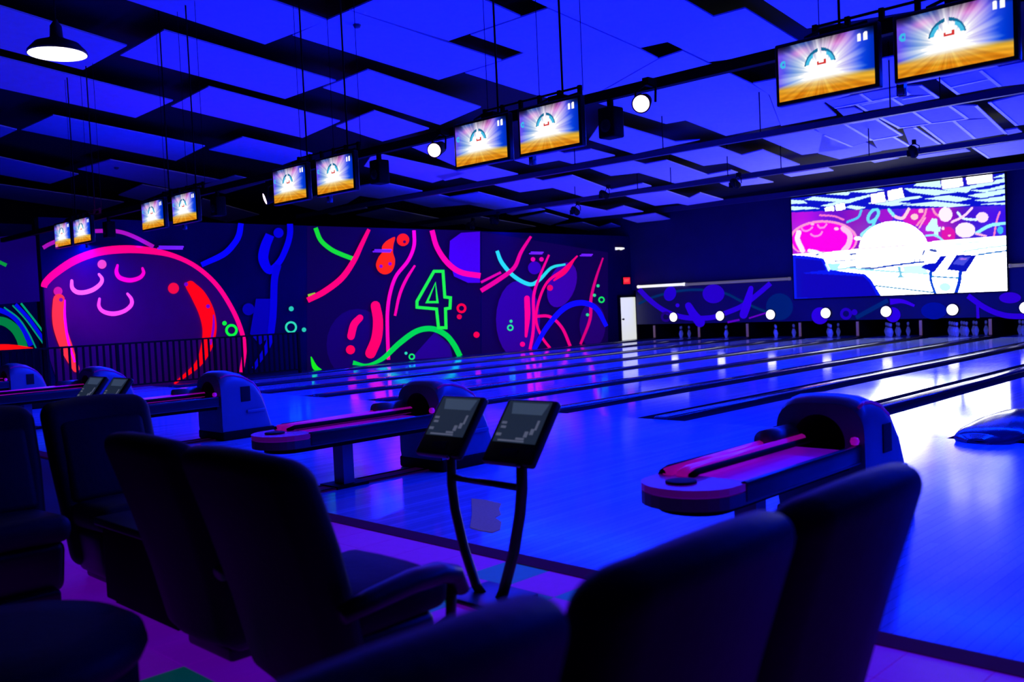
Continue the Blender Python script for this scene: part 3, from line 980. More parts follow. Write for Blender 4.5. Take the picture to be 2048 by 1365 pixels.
spot('violet_panel_wash', (-15.2, 6.1, 3.2), tuple(ceil_pt(285, 385)), 70, (0.45, 0.0, 1.0), 30, 1.0, 0.06)


# ------------------------------------------------------------------ pictures on screens
def in_poly(X, Y, poly):
    res = np.zeros(X.shape, bool)
    n = len(poly)
    for i in range(n):
        x1, y1 = poly[i]
        x2, y2 = poly[(i + 1) % n]
        c = (y1 > Y) != (y2 > Y)
        xi = (x2 - x1) * (Y - y1) / ((y2 - y1) if y2 != y1 else 1e-9) + x1
        res ^= c & (X < xi)
    return res


def near_line(X, Y, pts, w, closed=False):
    P = [p for p in catmull(pts, 6, closed)]
    if closed:
        P.append(P[0])
    d = np.full(X.shape, 1e9)
    for a, b in zip(P, P[1:]):
        ab = b - a
        t = np.clip(((X - a[0]) * ab[0] + (Y - a[1]) * ab[1]) / (ab @ ab + 1e-9), 0, 1)
        d = np.minimum(d, np.hypot(X - a[0] - t * ab[0], Y - a[1] - t * ab[1]))
    return d < w / 2


def lin(a):
    a = np.clip(a, 0, 255) / 255.0
    return np.where(a <= 0.04045, a / 12.92, ((a + 0.055) / 1.055) ** 2.4)


def picture_mesh(name, corners, nx, ny, fn, boost):
    """grid of coloured points on the rectangle corners = (bottom-left, bottom-right, top-left)"""
    bl, br, tl = [np.array(c, float) for c in corners]
    u, v = np.meshgrid(np.linspace(0, 1, nx + 1), np.linspace(0, 1, ny + 1))
    u, v = u.ravel(), v.ravel()
    P = bl + np.outer(u, br - bl) + np.outer(v, tl - bl)
    rgb = lin(fn(u, v, P))
    w = np.clip((rgb.min(axis=1, keepdims=True) - 0.86) / 0.1, 0, 1)
    w2 = np.clip(rgb.mean(axis=1, keepdims=True), 0, 1)
    rgb = rgb * (1 + boost * w + 0.04 * boost * w2 ** 3 * (1 - w))
    idx = np.arange((nx + 1) * (ny + 1)).reshape(ny + 1, nx + 1)
    f = np.stack([idx[:-1, :-1], idx[:-1, 1:], idx[1:, 1:], idx[1:, :-1]], -1).reshape(-1, 4)
    me = bpy.data.meshes.new(name)
    me.from_pydata(P.tolist(), [], f.tolist())
    at = me.color_attributes.new('picture', 'FLOAT_COLOR', 'POINT')
    at.data.foreach_set('color', np.concatenate([rgb, np.ones((len(rgb), 1))], 1).astype(np.float32).ravel())
    return me


def tv_picture(u, v, P):
    rng = np.random.RandomState(3)
    cu_, cv = 0.46, 0.40
    dx, dy = (u - cu_) * 1.75, v - cv
    r = np.hypot(dx, dy)
    th = np.arctan2(dy, dx)
    st = np.zeros_like(u)
    for k in (7, 13, 22, 37, 61):
        st += np.sin(k * th + rng.uniform(0, 6.28)) / (k ** 0.35)
    st = st / 2.2
    wall = np.stack([30 + 60 * np.sin(9 * u + 2) + 40 * v, 40 + 50 * np.sin(5 * u + 1) ** 2, 150 + 90 * np.cos(4 * u) ** 2], -1)
    mag = np.exp(-((u - 0.62) / 0.13) ** 2 - ((v - 0.9) / 0.14) ** 2) + np.exp(-((u - 0.25) / 0.12) ** 2 - ((v - 0.83) / 0.1) ** 2)
    wall = wall * (1 - 0.8 * mag[:, None]) + np.array([245, 90, 205]) * 0.8 * mag[:, None]
    dark = np.clip((v - 0.84) / 0.16, 0, 1) * (0.6 + 0.5 * np.sin(13 * u + 1))
    wall = wall * (1 - 0.8 * np.clip(dark, 0, 1)[:, None])
    burst = np.clip(1.62 - 2.0 * r + 0.40 * st, 0, 1)
    col = wall * (1 - burst[:, None]) + 255 * burst[:, None]
    wood = np.stack([240 + 15 * st, 150 + 40 * st + 60 * np.clip(v * 2 - .1, 0, 1), 20 + 30 * st + 60 * np.clip(v * 2 - .1, 0, 1)], -1)
    wood *= (0.92 + 0.02 * np.sin(31 * th) + 0.05 * np.sin(70 * v + 9 * u) + 0.05 * st)[:, None]
    hz = 0.29 + 0.03 * np.sin(3 * u)
    f = np.clip((hz - v) / 0.08, 0, 1)
    glow = np.clip(1 - ((u - 0.45) / 0.42) ** 2, 0, 1) * np.clip((v - 0.10) / 0.2, 0, 1)
    col = col * (1 - f[:, None]) + (wood * (1 - 0.6 * glow[:, None]) + 255 * 0.6 * glow[:, None]) * f[:, None]
    X, Y = u * 16, v * 9
    ax, ay = X - 7.2, Y - 4.75
    rr = np.hypot(ax, ay * 1.05)
    arc = (rr > 2.35) & (rr < 3.0 - 0.45 * np.abs(ax) / 3.4) & (ay > 0.25) & ~((np.abs(ax) < 0.3))
    col[arc] = (20, 105, 150)
    arc2 = (rr > 1.9) & (rr < 2.45) & (ay > 0.35) & (np.abs(ax) > 1.1)
    col[arc2] = (70, 190, 230)
    mark = in_poly(X, Y, [(6.7, 5.35), (7.0, 5.35), (7.05, 5.1), (7.9, 5.15), (7.9, 5.6), (8.2, 5.6), (8.2, 4.85), (6.7, 4.8)])
    col[mark] = (215, 45, 40)
    for (cx_, w) in ((13.7, 0.28), (14.7, 0.34)):
        pn = (np.abs(X - cx_) < w) & (Y > 7.1) & (Y < 8.0)
        hd = np.hypot(X - cx_, Y - 8.05) < w * 1.05
        col[pn | hd] = (252, 250, 255)
    bl = np.hypot(X - 0.9, Y - 6.1)
    col[(bl < 0.62) & (bl > 0.2) & ~(X > 1.3)] = (60, 185, 235)
    return np.clip(col, 0, 255)


def screen_picture(u, v, P):
    px, py = to_px(P)
    k = 2048.0 / 478.0
    X, Y = (px - 1570) * k, (py - 330) * k
    col = np.tile(np.array([250.0, 255, 252]), (len(X), 1))

    def fill(poly, c):
        col[in_poly(X, Y, poly)] = c

    def line(pts, w, c, closed=False):
        col[near_line(X, Y, pts, w, closed)] = c

    def ell(c, rx, ry, color, cond=None):
        m = ((X - c[0]) / rx) ** 2 + ((Y - c[1]) / ry) ** 2 < 1
        if cond is not None:
            m &= cond
        col[m] = color
    # ceiling of the filmed hall
    fill([(20, 250), (2000, 20), (2000, 360), (1200, 372), (600, 385), (20, 420)], (8, 18, 200))
    for q in ([(40, 300), (160, 305), (190, 330), (40, 335)], [(240, 272), (610, 305), (560, 325), (170, 300)], [(330, 250), (540, 262), (560, 236), (440, 225)], [(480, 228), (740, 195), (850, 215), (720, 240)],
              [(760, 180), (1000, 170), (1180, 150), (900, 165)], [(40, 355), (230, 362), (300, 375), (40, 390)], [(300, 350), (520, 300), (720, 255), (740, 268), (540, 330), (360, 358)], [(560, 345), (700, 365), (620, 385), (520, 365)],
              [(700, 330), (900, 300), (1150, 265), (1180, 280), (960, 320), (1100, 330), (900, 352)], [(1020, 200), (1280, 210), (1480, 232), (1280, 262), (1080, 235)], [(1150, 140), (1330, 125), (1340, 195), (1100, 180)],
              [(1330, 205), (1540, 190), (1900, 110), (1900, 145), (1600, 205), (1560, 240), (1420, 225)], [(1180, 290), (1400, 262), (1600, 290), (1480, 318), (1300, 300)], [(1560, 262), (1900, 205), (1900, 240), (1690, 285)],
              [(1000, 345), (1280, 312), (1500, 335), (1600, 345), (1400, 362)], [(1620, 305), (1900, 262), (1900, 300), (1760, 318)], [(1560, 215), (1720, 212), (1900, 165), (1900, 195), (1700, 235)], [(1780, 110), (1900, 70), (1900, 105)], [(1620, 340), (1900, 320), (1900, 340)]):
        fill(q, (205, 245, 250))
    for q in ([(1340, 125), (1515, 98), (1525, 180), (1350, 205)], [(1550, 88), (1770, 62), (1780, 145), (1565, 165)], [(735, 255), (845, 232), (862, 312), (745, 332)], [(878, 225), (1000, 200), (1020, 278), (890, 308)],
              [(340, 370), (415, 352), (425, 405), (352, 420)], [(430, 345), (505, 325), (520, 378), (440, 395)], [(82, 420), (132, 412), (138, 460), (92, 470)], [(148, 408), (195, 402), (205, 450), (155, 458)]):
        cxq = sum(p[0] for p in q) / 4
        cyq = sum(p[1] for p in q) / 4
        fill([(cxq + (a - cxq) * 1.12, cyq + (b - cyq) * 1.14) for a, b in q], (70, 40, 190))
        fill(q, (255, 248, 246))
    # filmed mural wall
    wallz = [(20, 410), (600, 385), (1200, 372), (1950, 345), (1950, 600), (1300, 655), (640, 720), (380, 748), (20, 770)]
    m = in_poly(X, Y, wallz)
    g = np.clip((X - 1450) / 400, 0, 1)
    g2 = np.clip(1 - np.abs(X - 800) / 260, 0, 1)
    base = np.stack([150 - 130 * g - 90 * g2 + 40 * np.sin(X / 90), 25 + 10 * np.sin(Y / 40) + 30 * g2, 205 + 20 * np.sin(X / 130)], -1)
    col[m] = base[m]
    ell((1150, 450), 150, 70, (215, 20, 190), m)
    ell((1400, 600), 60, 70, (225, 20, 160), m)
    ell((860, 440), 70, 60, (160, 20, 200), m)
    ell((330, 640), 292, 165, (255, 150, 205), Y < 750)
    ell((330, 645), 272, 150, (250, 0, 225), Y < 745)
    line([(300, 432), (420, 440), (500, 470)], 16, (250, 120, 200))
    line([(118, 580), (108, 640), (150, 735)], 44, (255, 225, 235))
    line([(500, 545), (555, 600), (545, 680), (500, 740)], 46, (255, 190, 225))
    for pts in ([(142, 545), (165, 565), (205, 560), (235, 535)], [(280, 515), (300, 540), (335, 535), (355, 510)], [(222, 595), (255, 612), (300, 600), (318, 575)]):
        line(pts, 15, (255, 140, 225))
    ell((235, 508), 14, 12, (255, 180, 220))
    ell((440, 548), 20, 13, (255, 200, 220))
    line([(655, 390), (625, 450), (535, 490)], 20, (80, 200, 245))
    line([(745, 545), (775, 470), (800, 420), (790, 385), (745, 395), (712, 450), (725, 490), (770, 470)], 26, (110, 225, 240))
    line([(660, 600), (735, 540)], 36, (150, 235, 245))
    line([(890, 385), (940, 440), (1010, 455), (1060, 380)], 26, (255, 205, 215))
    line([(890, 385), (930, 430)], 26, (130, 240, 255))
    line([(1210, 380), (1190, 440), (1130, 520)], 18, (255, 150, 190))
    line([(1200, 455), (1150, 540)], 14, (255, 170, 200))
    ell((1110, 445), 32, 26, (255, 205, 200))
    ell((1165, 395), 22, 18, (255, 190, 200))
    line([(1265, 375), (1290, 420), (1340, 450)], 18, (255, 150, 190))
    ell((1375, 425), 58, 62, (255, 225, 250))
    fill([(1260, 460), (1300, 460), (1310, 530), (1335, 530), (1330, 570), (1310, 570), (1315, 620), (1280, 615), (1275, 570), (1205, 565), (1205, 540)], (200, 250, 255))
    line([(1210, 605), (1290, 605), (1360, 655)], 18, (150, 235, 245))
    ell((1545, 560), 85, 65, (255, 225, 245))
    ell((1690, 450), 52, 45, (255, 215, 240), Y > 400)
    line([(1480, 410), (1530, 460), (1640, 470)], 20, (215, 250, 255))
    line([(1430, 490), (1530, 440), (1600, 370)], 20, (255, 205, 235))
    line([(1840, 405), (1815, 480), (1790, 610)], 16, (255, 130, 190))
    line([(1640, 585), (1760, 520), (1890, 500)], 28, (150, 240, 255))
    line([(1640, 590), (1720, 610)], 18, (255, 180, 220))
    ell((1845, 560), 26, 34, (60, 190, 235))
    ell((1355, 545), 12, 14, (255, 220, 230))
    ell((1410, 605), 13, 9, (255, 190, 220))
    ell((625, 630), 34, 16, (240, 255, 250))
    # bright dome and white lanes
    ell((930, 725), 295, 240, (255, 255, 250), Y < 725)
    fill([(380, 748), (640, 720), (1300, 655), (1950, 600), (1950, 1150), (830, 1135), (700, 930), (380, 905), (330, 820)], (247, 255, 253))
    line([(640, 718), (900, 700), (1215, 672)], 9, (205, 180, 225))
    for (a, b, c, d, w) in ((560, 768, 605, 764, 10), (430, 826, 515, 818, 8), (560, 818, 600, 815, 6), (1250, 730, 1290, 738, 16), (1180, 770, 1195, 735, 10), (1075, 768, 1100, 766, 6), (1110, 815, 1112, 832, 8), (1155, 808, 1158, 828, 8), (560, 880, 600, 875, 12), (660, 890, 790, 885, 12)):
        line([(a, b), (c, d)], w * 1.7, (70, 90, 170))
    line([(1650, 772), (1780, 752), (1910, 735)], 16, (20, 110, 190))
    line([(1520, 745), (1700, 715), (1910, 690)], 12, (150, 215, 235))
    line([(1400, 690), (1650, 660), (1910, 640)], 9, (185, 225, 240))
    line([(800, 880), (980, 855), (1190, 830)], 18, (20, 60, 180))
    line([(390, 905), (560, 885), (700, 900), (1240, 935)], 16, (150, 225, 240))
    fill([(360, 845), (480, 845), (440, 905), (390, 905)], (170, 240, 250))
    fill([(960, 872), (990, 870), (1005, 950), (1040, 968), (955, 970), (980, 945)], (120, 200, 220))
    fill([(1010, 870), (1180, 855), (1230, 930), (1020, 935)], (205, 250, 250))
    line([(780, 1036), (1270, 1094)], 15, (90, 150, 180))
    # filmed seats
    fill([(60, 770), (190, 780), (330, 800), (385, 900), (690, 935), (740, 985), (835, 1140), (60, 1160)], (0, 22, 235))
    fill([(90, 800), (310, 820), (350, 900), (140, 930), (140, 1140), (100, 1140)], (2, 4, 180))
    fill([(140, 930), (670, 955), (720, 1000), (800, 1140), (140, 1140)], (6, 0, 175))
    line([(350, 850), (375, 905)], 14, (200, 250, 255))
    line([(205, 735), (265, 745), (330, 770)], 26, (225, 255, 255))
    ell((275, 770), 18, 8, (60, 90, 190))
    # filmed console
    fill([(1330, 782), (1392, 775), (1275, 925), (1165, 880), (1200, 850), (1290, 840)], (4, 14, 190))
    fill([(1470, 768), (1642, 774), (1550, 920), (1385, 900)], (8, 16, 175))
    fill([(1495, 788), (1590, 790), (1530, 862), (1435, 850)], (70, 75, 215))
    fill([(1505, 800), (1560, 800), (1550, 815), (1490, 812)], (170, 120, 225))
    line([(1248, 925), (1252, 1000), (1290, 1110)], 26, (4, 70, 205))
    line([(1502, 925), (1492, 1010), (1462, 1110)], 34, (4, 50, 200))
    line([(1260, 957), (1485, 970)], 15, (20, 130, 190))
    ell((1372, 1048), 50, 36, (195, 250, 240))
    fill([(1600, 1000), (1950, 1000), (1950, 1150), (1600, 1150)], (255, 255, 252))
    return col


# big projection screen
sx0, sx1, sz0, sz1, sy = -13.2, -7.49, 1.15, 4.06, PINY - 0.06
t = thing('projection_screen', 'huge bright video screen on the pin wall showing the same bowling hall', 'screen', ((sx0 + sx1) / 2, sy, sz0))
hw, hh = (sx1 - sx0) / 2, sz1 - sz0
MB().box((0, 0.02, hh / 2), (2 * hw + 0.06, 0.05, hh + 0.06)).build('frame', M_black, t)
cx0 = (sx0 + sx1) / 2
me = picture_mesh('picture', ((sx0, sy - 0.012, sz0), (sx1, sy - 0.012, sz0), (sx0, sy - 0.012, sz1)), 330, 170, screen_picture, 7.0)
me.materials.append(vcol_material('screen_video', 1.0))
o = bpy.data.objects.new('picture', me)
o.parent = t
o.location = (-cx0, -sy, -sz0)
COL.objects.link(o)
for xx in (-hw + 0.4, hw - 0.4):
    MB().box((xx, 0.01, hh + 0.07), (0.06, 0.06, 0.12)).build('hanger', M_black, t)

# ================================================================== pipes and monitors
BARY = 6.28


def hang_rail(name, y, z, x0, x1, h, d, label, rods, m=M_black):
    t = thing(name, label, 'rail', (0, y, z))
    MB().box(((x0 + x1) / 2, 0, 0), (x1 - x0, d, h)).build('beam', m, t)
    for xr in rods:
        zt = ceil_z(xr, y) + 0.3 - z
        MB().tube([(xr, 0, 0), (xr, 0, zt)], 0.011, 6).build('rod', M_black, t)
    return t


rail1 = hang_rail('monitor_rail', BARY + 0.14, 3.13, -21, 3, 0.085, 0.07, 'long black rail carrying the score monitors over the approach', [])
M_rail = mat('rail_paint', (0.035, 0.035, 0.06), 0.5, noise=(10, 0.2))
r2 = on_y(1400, 292, 15.6)
hang_rail('ceiling_rail', 15.6, r2[2], -24, 3, 0.11, 0.10, 'dark rail across the ceiling, nearer one behind the monitors', [on_y(u, v, 15.6)[0] for u, v in ((1520, 240), (1326, 295), (1780, 200), (1880, 190), (1150, 330))], M_rail)
r3 = on_y(1560, 343, 19.4)
hang_rail('ceiling_rail', 19.4, r3[2], -25, 3, 0.11, 0.10, 'dark rail across the ceiling, farther one in front of the big screen', [on_y(u, v, 19.4)[0] for u, v in ((1455, 335), (1562, 330), (1738, 300), (1275, 370), (1150, 390), (1343, 400))], M_rail)
# spot lamps on the far rail
sp0 = None
for i, ((u, v), lab) in enumerate((((1155, 421), 'black stage lamp on the far ceiling rail above the middle mural'), ((1476, 366), 'black stage lamp on the far ceiling rail left of the big screen'), ((1215, 388), 'black stage lamp on the near side of the far rail'), ((1828, 303), 'black stage lamp on the far rail above the big screen'), ((995, 440), 'black stage lamp hanging left above the painted teal curve'), ((945, 452), 'black stage lamp above the painted purple patch'))):
    p = on_y(u, v, 19.2)
    if sp0 is None:
        t = thing('stage_lamp', lab, 'lamp', tuple(p), group='stage lamps on the far rail')
        MB().lathe([(0.07, 0), (0.085, 0.03), (0.085, 0.2), (0.06, 0.26), (0.03, 0.28)], 14, (0, 0.02, -0.08), rotX(math.radians(60))).build('can', M_black, t)
        MB().tube([(-0.1, 0, -0.02), (-0.1, 0, 0.10), (0, 0, 0.16), (0.1, 0, 0.10), (0.1, 0, -0.02)], 0.012, 6).build('yoke', M_black, t)
        MB().box((0, 0.03, 0.19), (0.07, 0.09, 0.09)).build('clamp', M_black, t)
        for sg in (-1, 1):
            MB().box((sg * 0.07, -0.16, -0.05), (0.012, 0.10, 0.12), Matrix.Rotation(sg * 0.5, 3, 'Z')).build('barn_door', M_black, t)
        index_tree(t)
        sp0 = t
    else:
        dup(sp0, tuple(p), random.uniform(-0.6, 0.6), lab, 'stage lamps on the far rail')

TVW, TVH = 0.745, 0.435
tv_me = picture_mesh('picture', ((-TVW / 2 + 0.028, -0.024, -TVH / 2 + 0.028), (TVW / 2 - 0.028, -0.024, -TVH / 2 + 0.028), (-TVW / 2 + 0.028, -0.024, TVH / 2 - 0.028)), 170, 96, tv_picture, 0.1)
tv_me.materials.append(vcol_material('monitor_video', 1.0, True))
tv0 = None
pairs = [(-2.95, -2.11), (-6.36, -5.50), (-9.64, -8.72), (-13.28, -12.30), (-16.75, -15.90)]
pname = ['nearest the big screen side', 'second pair from the right', 'third pair from the right', 'fourth pair from the right', 'fifth pair at the far left']
for pi, (xa, xb) in enumerate(pairs):
    for side, x in (('left', xa), ('right', xb)):
        lab = ('%s score monitor of the rightmost and largest pair, bright burst picture' % side) if pi == 0 else '%s score monitor with bright burst picture, %s' % (side, pname[pi])
        if tv0 is None:
            t = thing('score_monitor', lab, 'monitor', (x, 6.2, 2.915), group='score monitors over the approach')
            MB().rbox((0, 0.01, 0), (TVW, 0.065, TVH), 0.012, 2).build('case', M_shell, t)
            MB().rbox((0, 0.06, 0), (TVW * 0.7, 0.07, TVH * 0.7), 0.02, 2).build('back_cover', M_shell, t)
            o = bpy.data.objects.new('picture', tv_me)
            o.parent = t
            COL.objects.link(o)
            MB().box((0, 0.12, 0.08), (0.10, 0.06, 0.36)).build('mount_arm', M_black, t)
            MB().box((0, 0.12, 0.235), (0.16, 0.09, 0.10)).build('clamp', M_black, t)
            MB().tube([(-0.2, 0.10, 0.25), (-0.08, 0.10, 0.28), (0.1, 0.1, 0.25), (0.25, 0.1, 0.26)], 0.012, 6).build('cable', M_black, t)
            index_tree(t)
            tv0 = t
        else:
            dup(tv0, (x, 6.2, 2.915), None, lab, 'score monitors over the approach')
    # hanger frame per pair
    xm = (xa + xb) / 2
    t = thing('monitor_hanger', 'black wire tray and drop rods above the %s' % (('rightmost monitor pair', 'second monitor pair from the right', 'third monitor pair from the right', 'fourth monitor pair from the right', 'leftmost monitor pair')[pi]), 'bracket', (xm, 6.42, 3.13), group='monitor hangers')
    for zz in (0.06, 0.13):
        MB().tube([(-0.62, 0, zz), (0.62, 0, zz)], 0.011, 6).build('tray_rail', M_black, t)
    for q in range(6):
        MB().box((-0.6 + q * 0.24, 0, 0.10), (0.035, 0.03, 0.09)).build('tray_bracket', M_black, t)
    for xr in (-0.42, 0.40):
        zt = ceil_z(xm + xr, 6.42) + 0.3 - 3.13
        MB().tube([(xr, 0, 0.06), (xr, 0, zt)], 0.010, 8).build('rod', M_black, t)
    for xr in (-0.58, 0.1, 0.62):
        zt = ceil_z(xm + xr, 6.42) + 0.3 - 3.13
        MB().tube([(xr, 0.02, 0.1), (xr + 0.01, 0.02, zt)], 0.0035, 5).build('wire', M_black, t)
    nth = ('rightmost', 'second', 'third', 'fourth', 'leftmost')[pi]
    t = thing('drop_post', 'short black post between the two monitors of the %s pair' % nth, 'post', (xm, 6.42, 2.66), group='posts between monitors')
    MB().box((0, 0, 0.215), (0.05, 0.05, 0.43)).build('post', M_shell, t)
    MB().lathe([(0.03, 0), (0.035, 0.02), (0.03, 0.05)], 12).build('end_bulb', M_plastic, t)
    t = thing('rail_speaker', 'small black speaker box right of the %s monitor pair' % nth, 'speaker', (xb + 0.50, 6.42, 2.74), group='speakers on the monitor rail')
    MB().rbox((0, 0, 0.15), (0.17, 0.15, 0.26), 0.015, 2).build('cabinet', M_black, t)
    MB().lathe([(0.055, 0.0), (0.055, 0.006), (0.02, 0.01)], 16, (0, -0.075, 0.12), rotX(math.pi / 2)).build('grille', M_hole, t)
    MB().box((0, 0, 0.315), (0.04, 0.04, 0.07)).build('bracket', M_black, t)

# violet par lamps
par0 = None
for (u, v), lab, aim in (((1283, 207), 'glowing violet par lamp right of the second monitor pair', 1), ((870, 300), 'glowing violet par lamp left of the second monitor pair', 1), ((533, 397), 'small violet par lamp left of the third monitor pair, turned away', 0)):
    p = on_y(u, v, 6.2)
    if par0 is None:
        t = thing('par_lamp', lab, 'lamp', tuple(p), 0.0, group='violet par lamps on the monitor rail')
        tgt = Vector((0, 0, CAMZ)) - Vector(p)
        d = Vector((0.5, -1, -0.35)).normalized()
        rot = d.to_track_quat('Z', 'X').to_matrix()
        MB().lathe([(0.03, -0.20), (0.06, -0.17), (0.07, -0.05), (0.078, 0.01), (0.078, 0.02), (0.07, 0.02)], 20, (0, 0, 0), rot).build('can', M_black, t)
        MB().lathe([(0.066, 0.021), (0.066, 0.024), (0.04, 0.03), (0.0, 0.032)], 20, (0, 0, 0), rot).build('lens', M_pinklens, t)
        MB().tube([(-0.10, 0.05, 0.0), (-0.10, 0.06, 0.12), (0, 0.08, 0.17), (0.10, 0.06, 0.12), (0.10, 0.05, 0.0)], 0.01, 6).build('yoke', M_black, t)
        MB().box((0, 0.135, 0.185), (0.06, 0.15, 0.06)).build('clamp', M_black, t)
        index_tree(t)
        par0 = t
    else:
        dup(par0, tuple(p), 0.0 if aim else -0.9, lab, 'violet par lamps on the monitor rail')
spot('violet_par', (-4.45, 6.05, 2.9), (-2.6, 2.6, 0.3), 16, VIOLET, 75, 0.9)
spot('violet_par', (-6.98, 6.05, 2.9), (-5.2, 2.6, 0.3), 16, VIOLET, 75, 0.9)

# pendant lamp upper left
pl = on_z(115, 108, 3.35)
t = thing('pendant_lamp', 'white glowing pendant lamp with black dome shade at upper left', 'lamp', tuple(pl))
MB().lathe([(0.205, 0.0), (0.20, 0.02), (0.15, 0.075), (0.07, 0.105), (0.045, 0.12), (0.04, 0.20), (0.02, 0.23), (0.012, 0.25)], 28).build('shade', M_shell, t)
MB().lathe([(0.198, -0.004), (0.19, 0.004), (0.0, 0.006)], 28).build('diffuser', M_white_em, t)
MB().tube([(0, 0, 0.24), (0, 0, ceil_z(pl[0], pl[1]) + 0.02 - pl[2])], 0.005, 6).build('cord', M_black, t)
for (u, v), lab in (((714, 50), 'small dark smoke detector on a blue ceiling panel at the top'), ((233, 335), 'small dark smoke detector on a violet ceiling panel at the left')):
    p = ceil_pt(u, v)
    t = thing('smoke_detector', lab, 'detector', tuple(p))
    MB().lathe([(0.055, 0.0), (0.055, -0.02), (0.045, -0.04), (0.02, -0.05), (0.0, -0.052)], 16).build('cover', M_front, t)
    MB().lathe([(0.062, 0.0), (0.062, -0.008)], 16).build('base', M_front, t)

# ================================================================== ball returns
BRX = [-2.55, -6.18, -9.86, -13.35, -16.75]
br0 = None
brl = ['ball return nearest the camera with magenta ball tray', 'ball return behind the tablet console, second from the right', 'ball return with blue-lit side, third from the right', 'ball return fourth from the right, behind the dark chairs', 'ball return at the far left edge']


def hood_profile():
    return [(0.0, 0.06), (0.0, 0.70), (0.02, 0.75), (0.09, 0.775), (0.18, 0.77), (0.30, 0.735), (0.42, 0.66), (0.49, 0.56), (0.54, 0.42), (0.585, 0.24), (0.62, 0.12), (0.62, 0.06)]


for k, x in enumerate(BRX):
    if br0 is not None:
        dup(br0, (x, 5.12, 0), None, brl[k], 'ball returns on the approach')
        continue
    t = thing('ball_return', brl[k], 'ball return', (x, 5.12, 0), group='ball returns on the approach')
    W = 0.27
    # hood shell: cross-sections along Y with rounded shoulders
    prof = hood_profile()
    top = MB()
    vs, fs = [], []
    half = [(W, 0.0), (W, 0.74), (W * 0.975, 0.83), (W * 0.91, 0.90), (W * 0.78, 0.955), (W * 0.58, 0.985), (W * 0.3, 0.998)]
    steps = [(-a_, b_) for a_, b_ in half] + [(0, 1.0)] + half[::-1]
    ys = prof[1:-1]
    n = len(steps)
    for (yy, zz) in ys:
        for (sx, hz) in steps:
            vs.append((sx, yy, 0.06 + (zz - 0.06) * hz))
    for i in range(len(ys) - 1):
        for q in range(n - 1):
            fs.append((i * n + q, i * n + q + 1, (i + 1) * n + q + 1, (i + 1) * n + q))
    fs.append(tuple((len(ys) - 1) * n + q for q in range(n)))
    top.add(vs, fs, True)
    shell = top.build('hood_shell', M_plastic, t)
    # front face with round ball opening
    N = 48
    hc, hr = 0.50, 0.16
    f = MB()
    outer = []
    rim = [(sx * 1.01, 0.06 + 0.665 * hz) for sx, hz in steps]
    for i in range(N):
        a = 2 * math.pi * i / N
        dx, dz = math.cos(a), math.sin(a)
        best = 9.0
        for q in range(len(rim)):
            (x1, z1), (x2, z2) = rim[q], rim[(q + 1) % len(rim)]
            den = dx * (z2 - z1) - dz * (x2 - x1)
            if abs(den) < 1e-9:
                continue
            tt = (x1 * (z2 - z1) - (z1 - hc) * (x2 - x1)) / den
            ss = (x1 * dz - (z1 - hc) * dx) / den
            if tt > 0 and -1e-6 <= ss <= 1 + 1e-6:
                best = min(best, tt)
        outer.append((dx * best, -0.004, hc + dz * best))
    inner = [(hr * math.cos(2 * math.pi * i / N), -0.012, hc + hr * math.sin(2 * math.pi * i / N)) for i in range(N)]
    deep = [(hr * 0.9 * math.cos(2 * math.pi * i / N), 0.32, hc + hr * 0.9 * math.sin(2 * math.pi * i / N)) for i in range(N)]
    f.add(outer + inner, [(i, (i + 1) % N, N + (i + 1) % N, N + i) for i in range(N)])
    front = f.build('front_face', M_front, t)
    MB().add(inner + deep, [(i, (i + 1) % N, N + (i + 1) % N, N + i) for i in range(N)] + [tuple(N + i for i in range(N))], True).build('ball_opening', M_hole, front)
    # glowing plum ridge put in for the violet edge highlight, side recess, ledge
    MB().tube([(W * 0.86, yy_, 0.066 + (zz_ - 0.06) * 0.925) for yy_, zz_ in prof[2:-2]], 0.010, 6).build('edge_highlight', M_endcap, t)
    for sg in (-1, 1):
        MB().rbox((sg * (W + 0.001), 0.30, 0.50), (0.012, 0.12, 0.17), 0.005, 2).build('side_recess', M_hole, shell)
        MB().rbox((sg * (W + 0.012), 0.42, 0.30), (0.03, 0.24, 0.035), 0.012, 2).build('side_ledge', M_plastic, shell)
    MB().rbox((0, 0.32, 0.05), (2 * W + 0.04, 0.66, 0.1), 0.02, 2).build('plinth', M_black, t)
    # tray (towards the players)
    L, HW, tz = 1.56, 0.25, 0.46

    def stadium(hw, y0, y1, n=14):
        pts = [(hw, y1), (hw, y0 + hw)]
        pts += [(hw * math.cos(a), y0 + hw * 0.9 + hw * 0.9 * math.sin(a)) for a in np.linspace(0, -math.pi, n)][1:-1]
        pts += [(-hw, y0 + hw), (-hw, y1)]
        return pts
    tr = MB().prism([(a, b, tz - 0.07) for a, b in stadium(HW, -L, 0.0)], (0, 0, 0.06)).build('tray_body', M_front, t)
    MB().prism([(a, b, tz - 0.11) for a, b in stadium(HW - 0.07, -L + 0.09, 0.0)], (0, 0, 0.04)).build('under_tray', M_black, tr)
    MB().prism([(a, b, tz - 0.012) for a, b in stadium(HW - 0.012, -L + 0.012, 0.0)], (0, 0, 0.01)).build('tray_deck', M_tray, tr)
    cap = [(a, b) for a, b in stadium(HW, -L, -L + 0.36)]
    MB().prism([(a, b, tz - 0.005) for a, b in cap], (0, 0, 0.035)).build('end_cap', M_endcap, t)
    MB().lathe([(0.075, 0), (0.075, 0.012), (0.06, 0.014)], 20, (-0.02, -L + 0.17, tz + 0.028)).build('air_vent', M_hole, t)
    for sx, r, m in ((-HW + 0.03, 0.022, M_black), (-0.11, 0.028, M_trayp), (-0.05, 0.018, M_black)):
        MB().tube([(sx, -L + 0.30, tz + 0.035), (sx, -L + 0.36, tz + 0.05), (sx, 0.0, tz + 0.05)], r, 8).build('ball_rail', m, t)
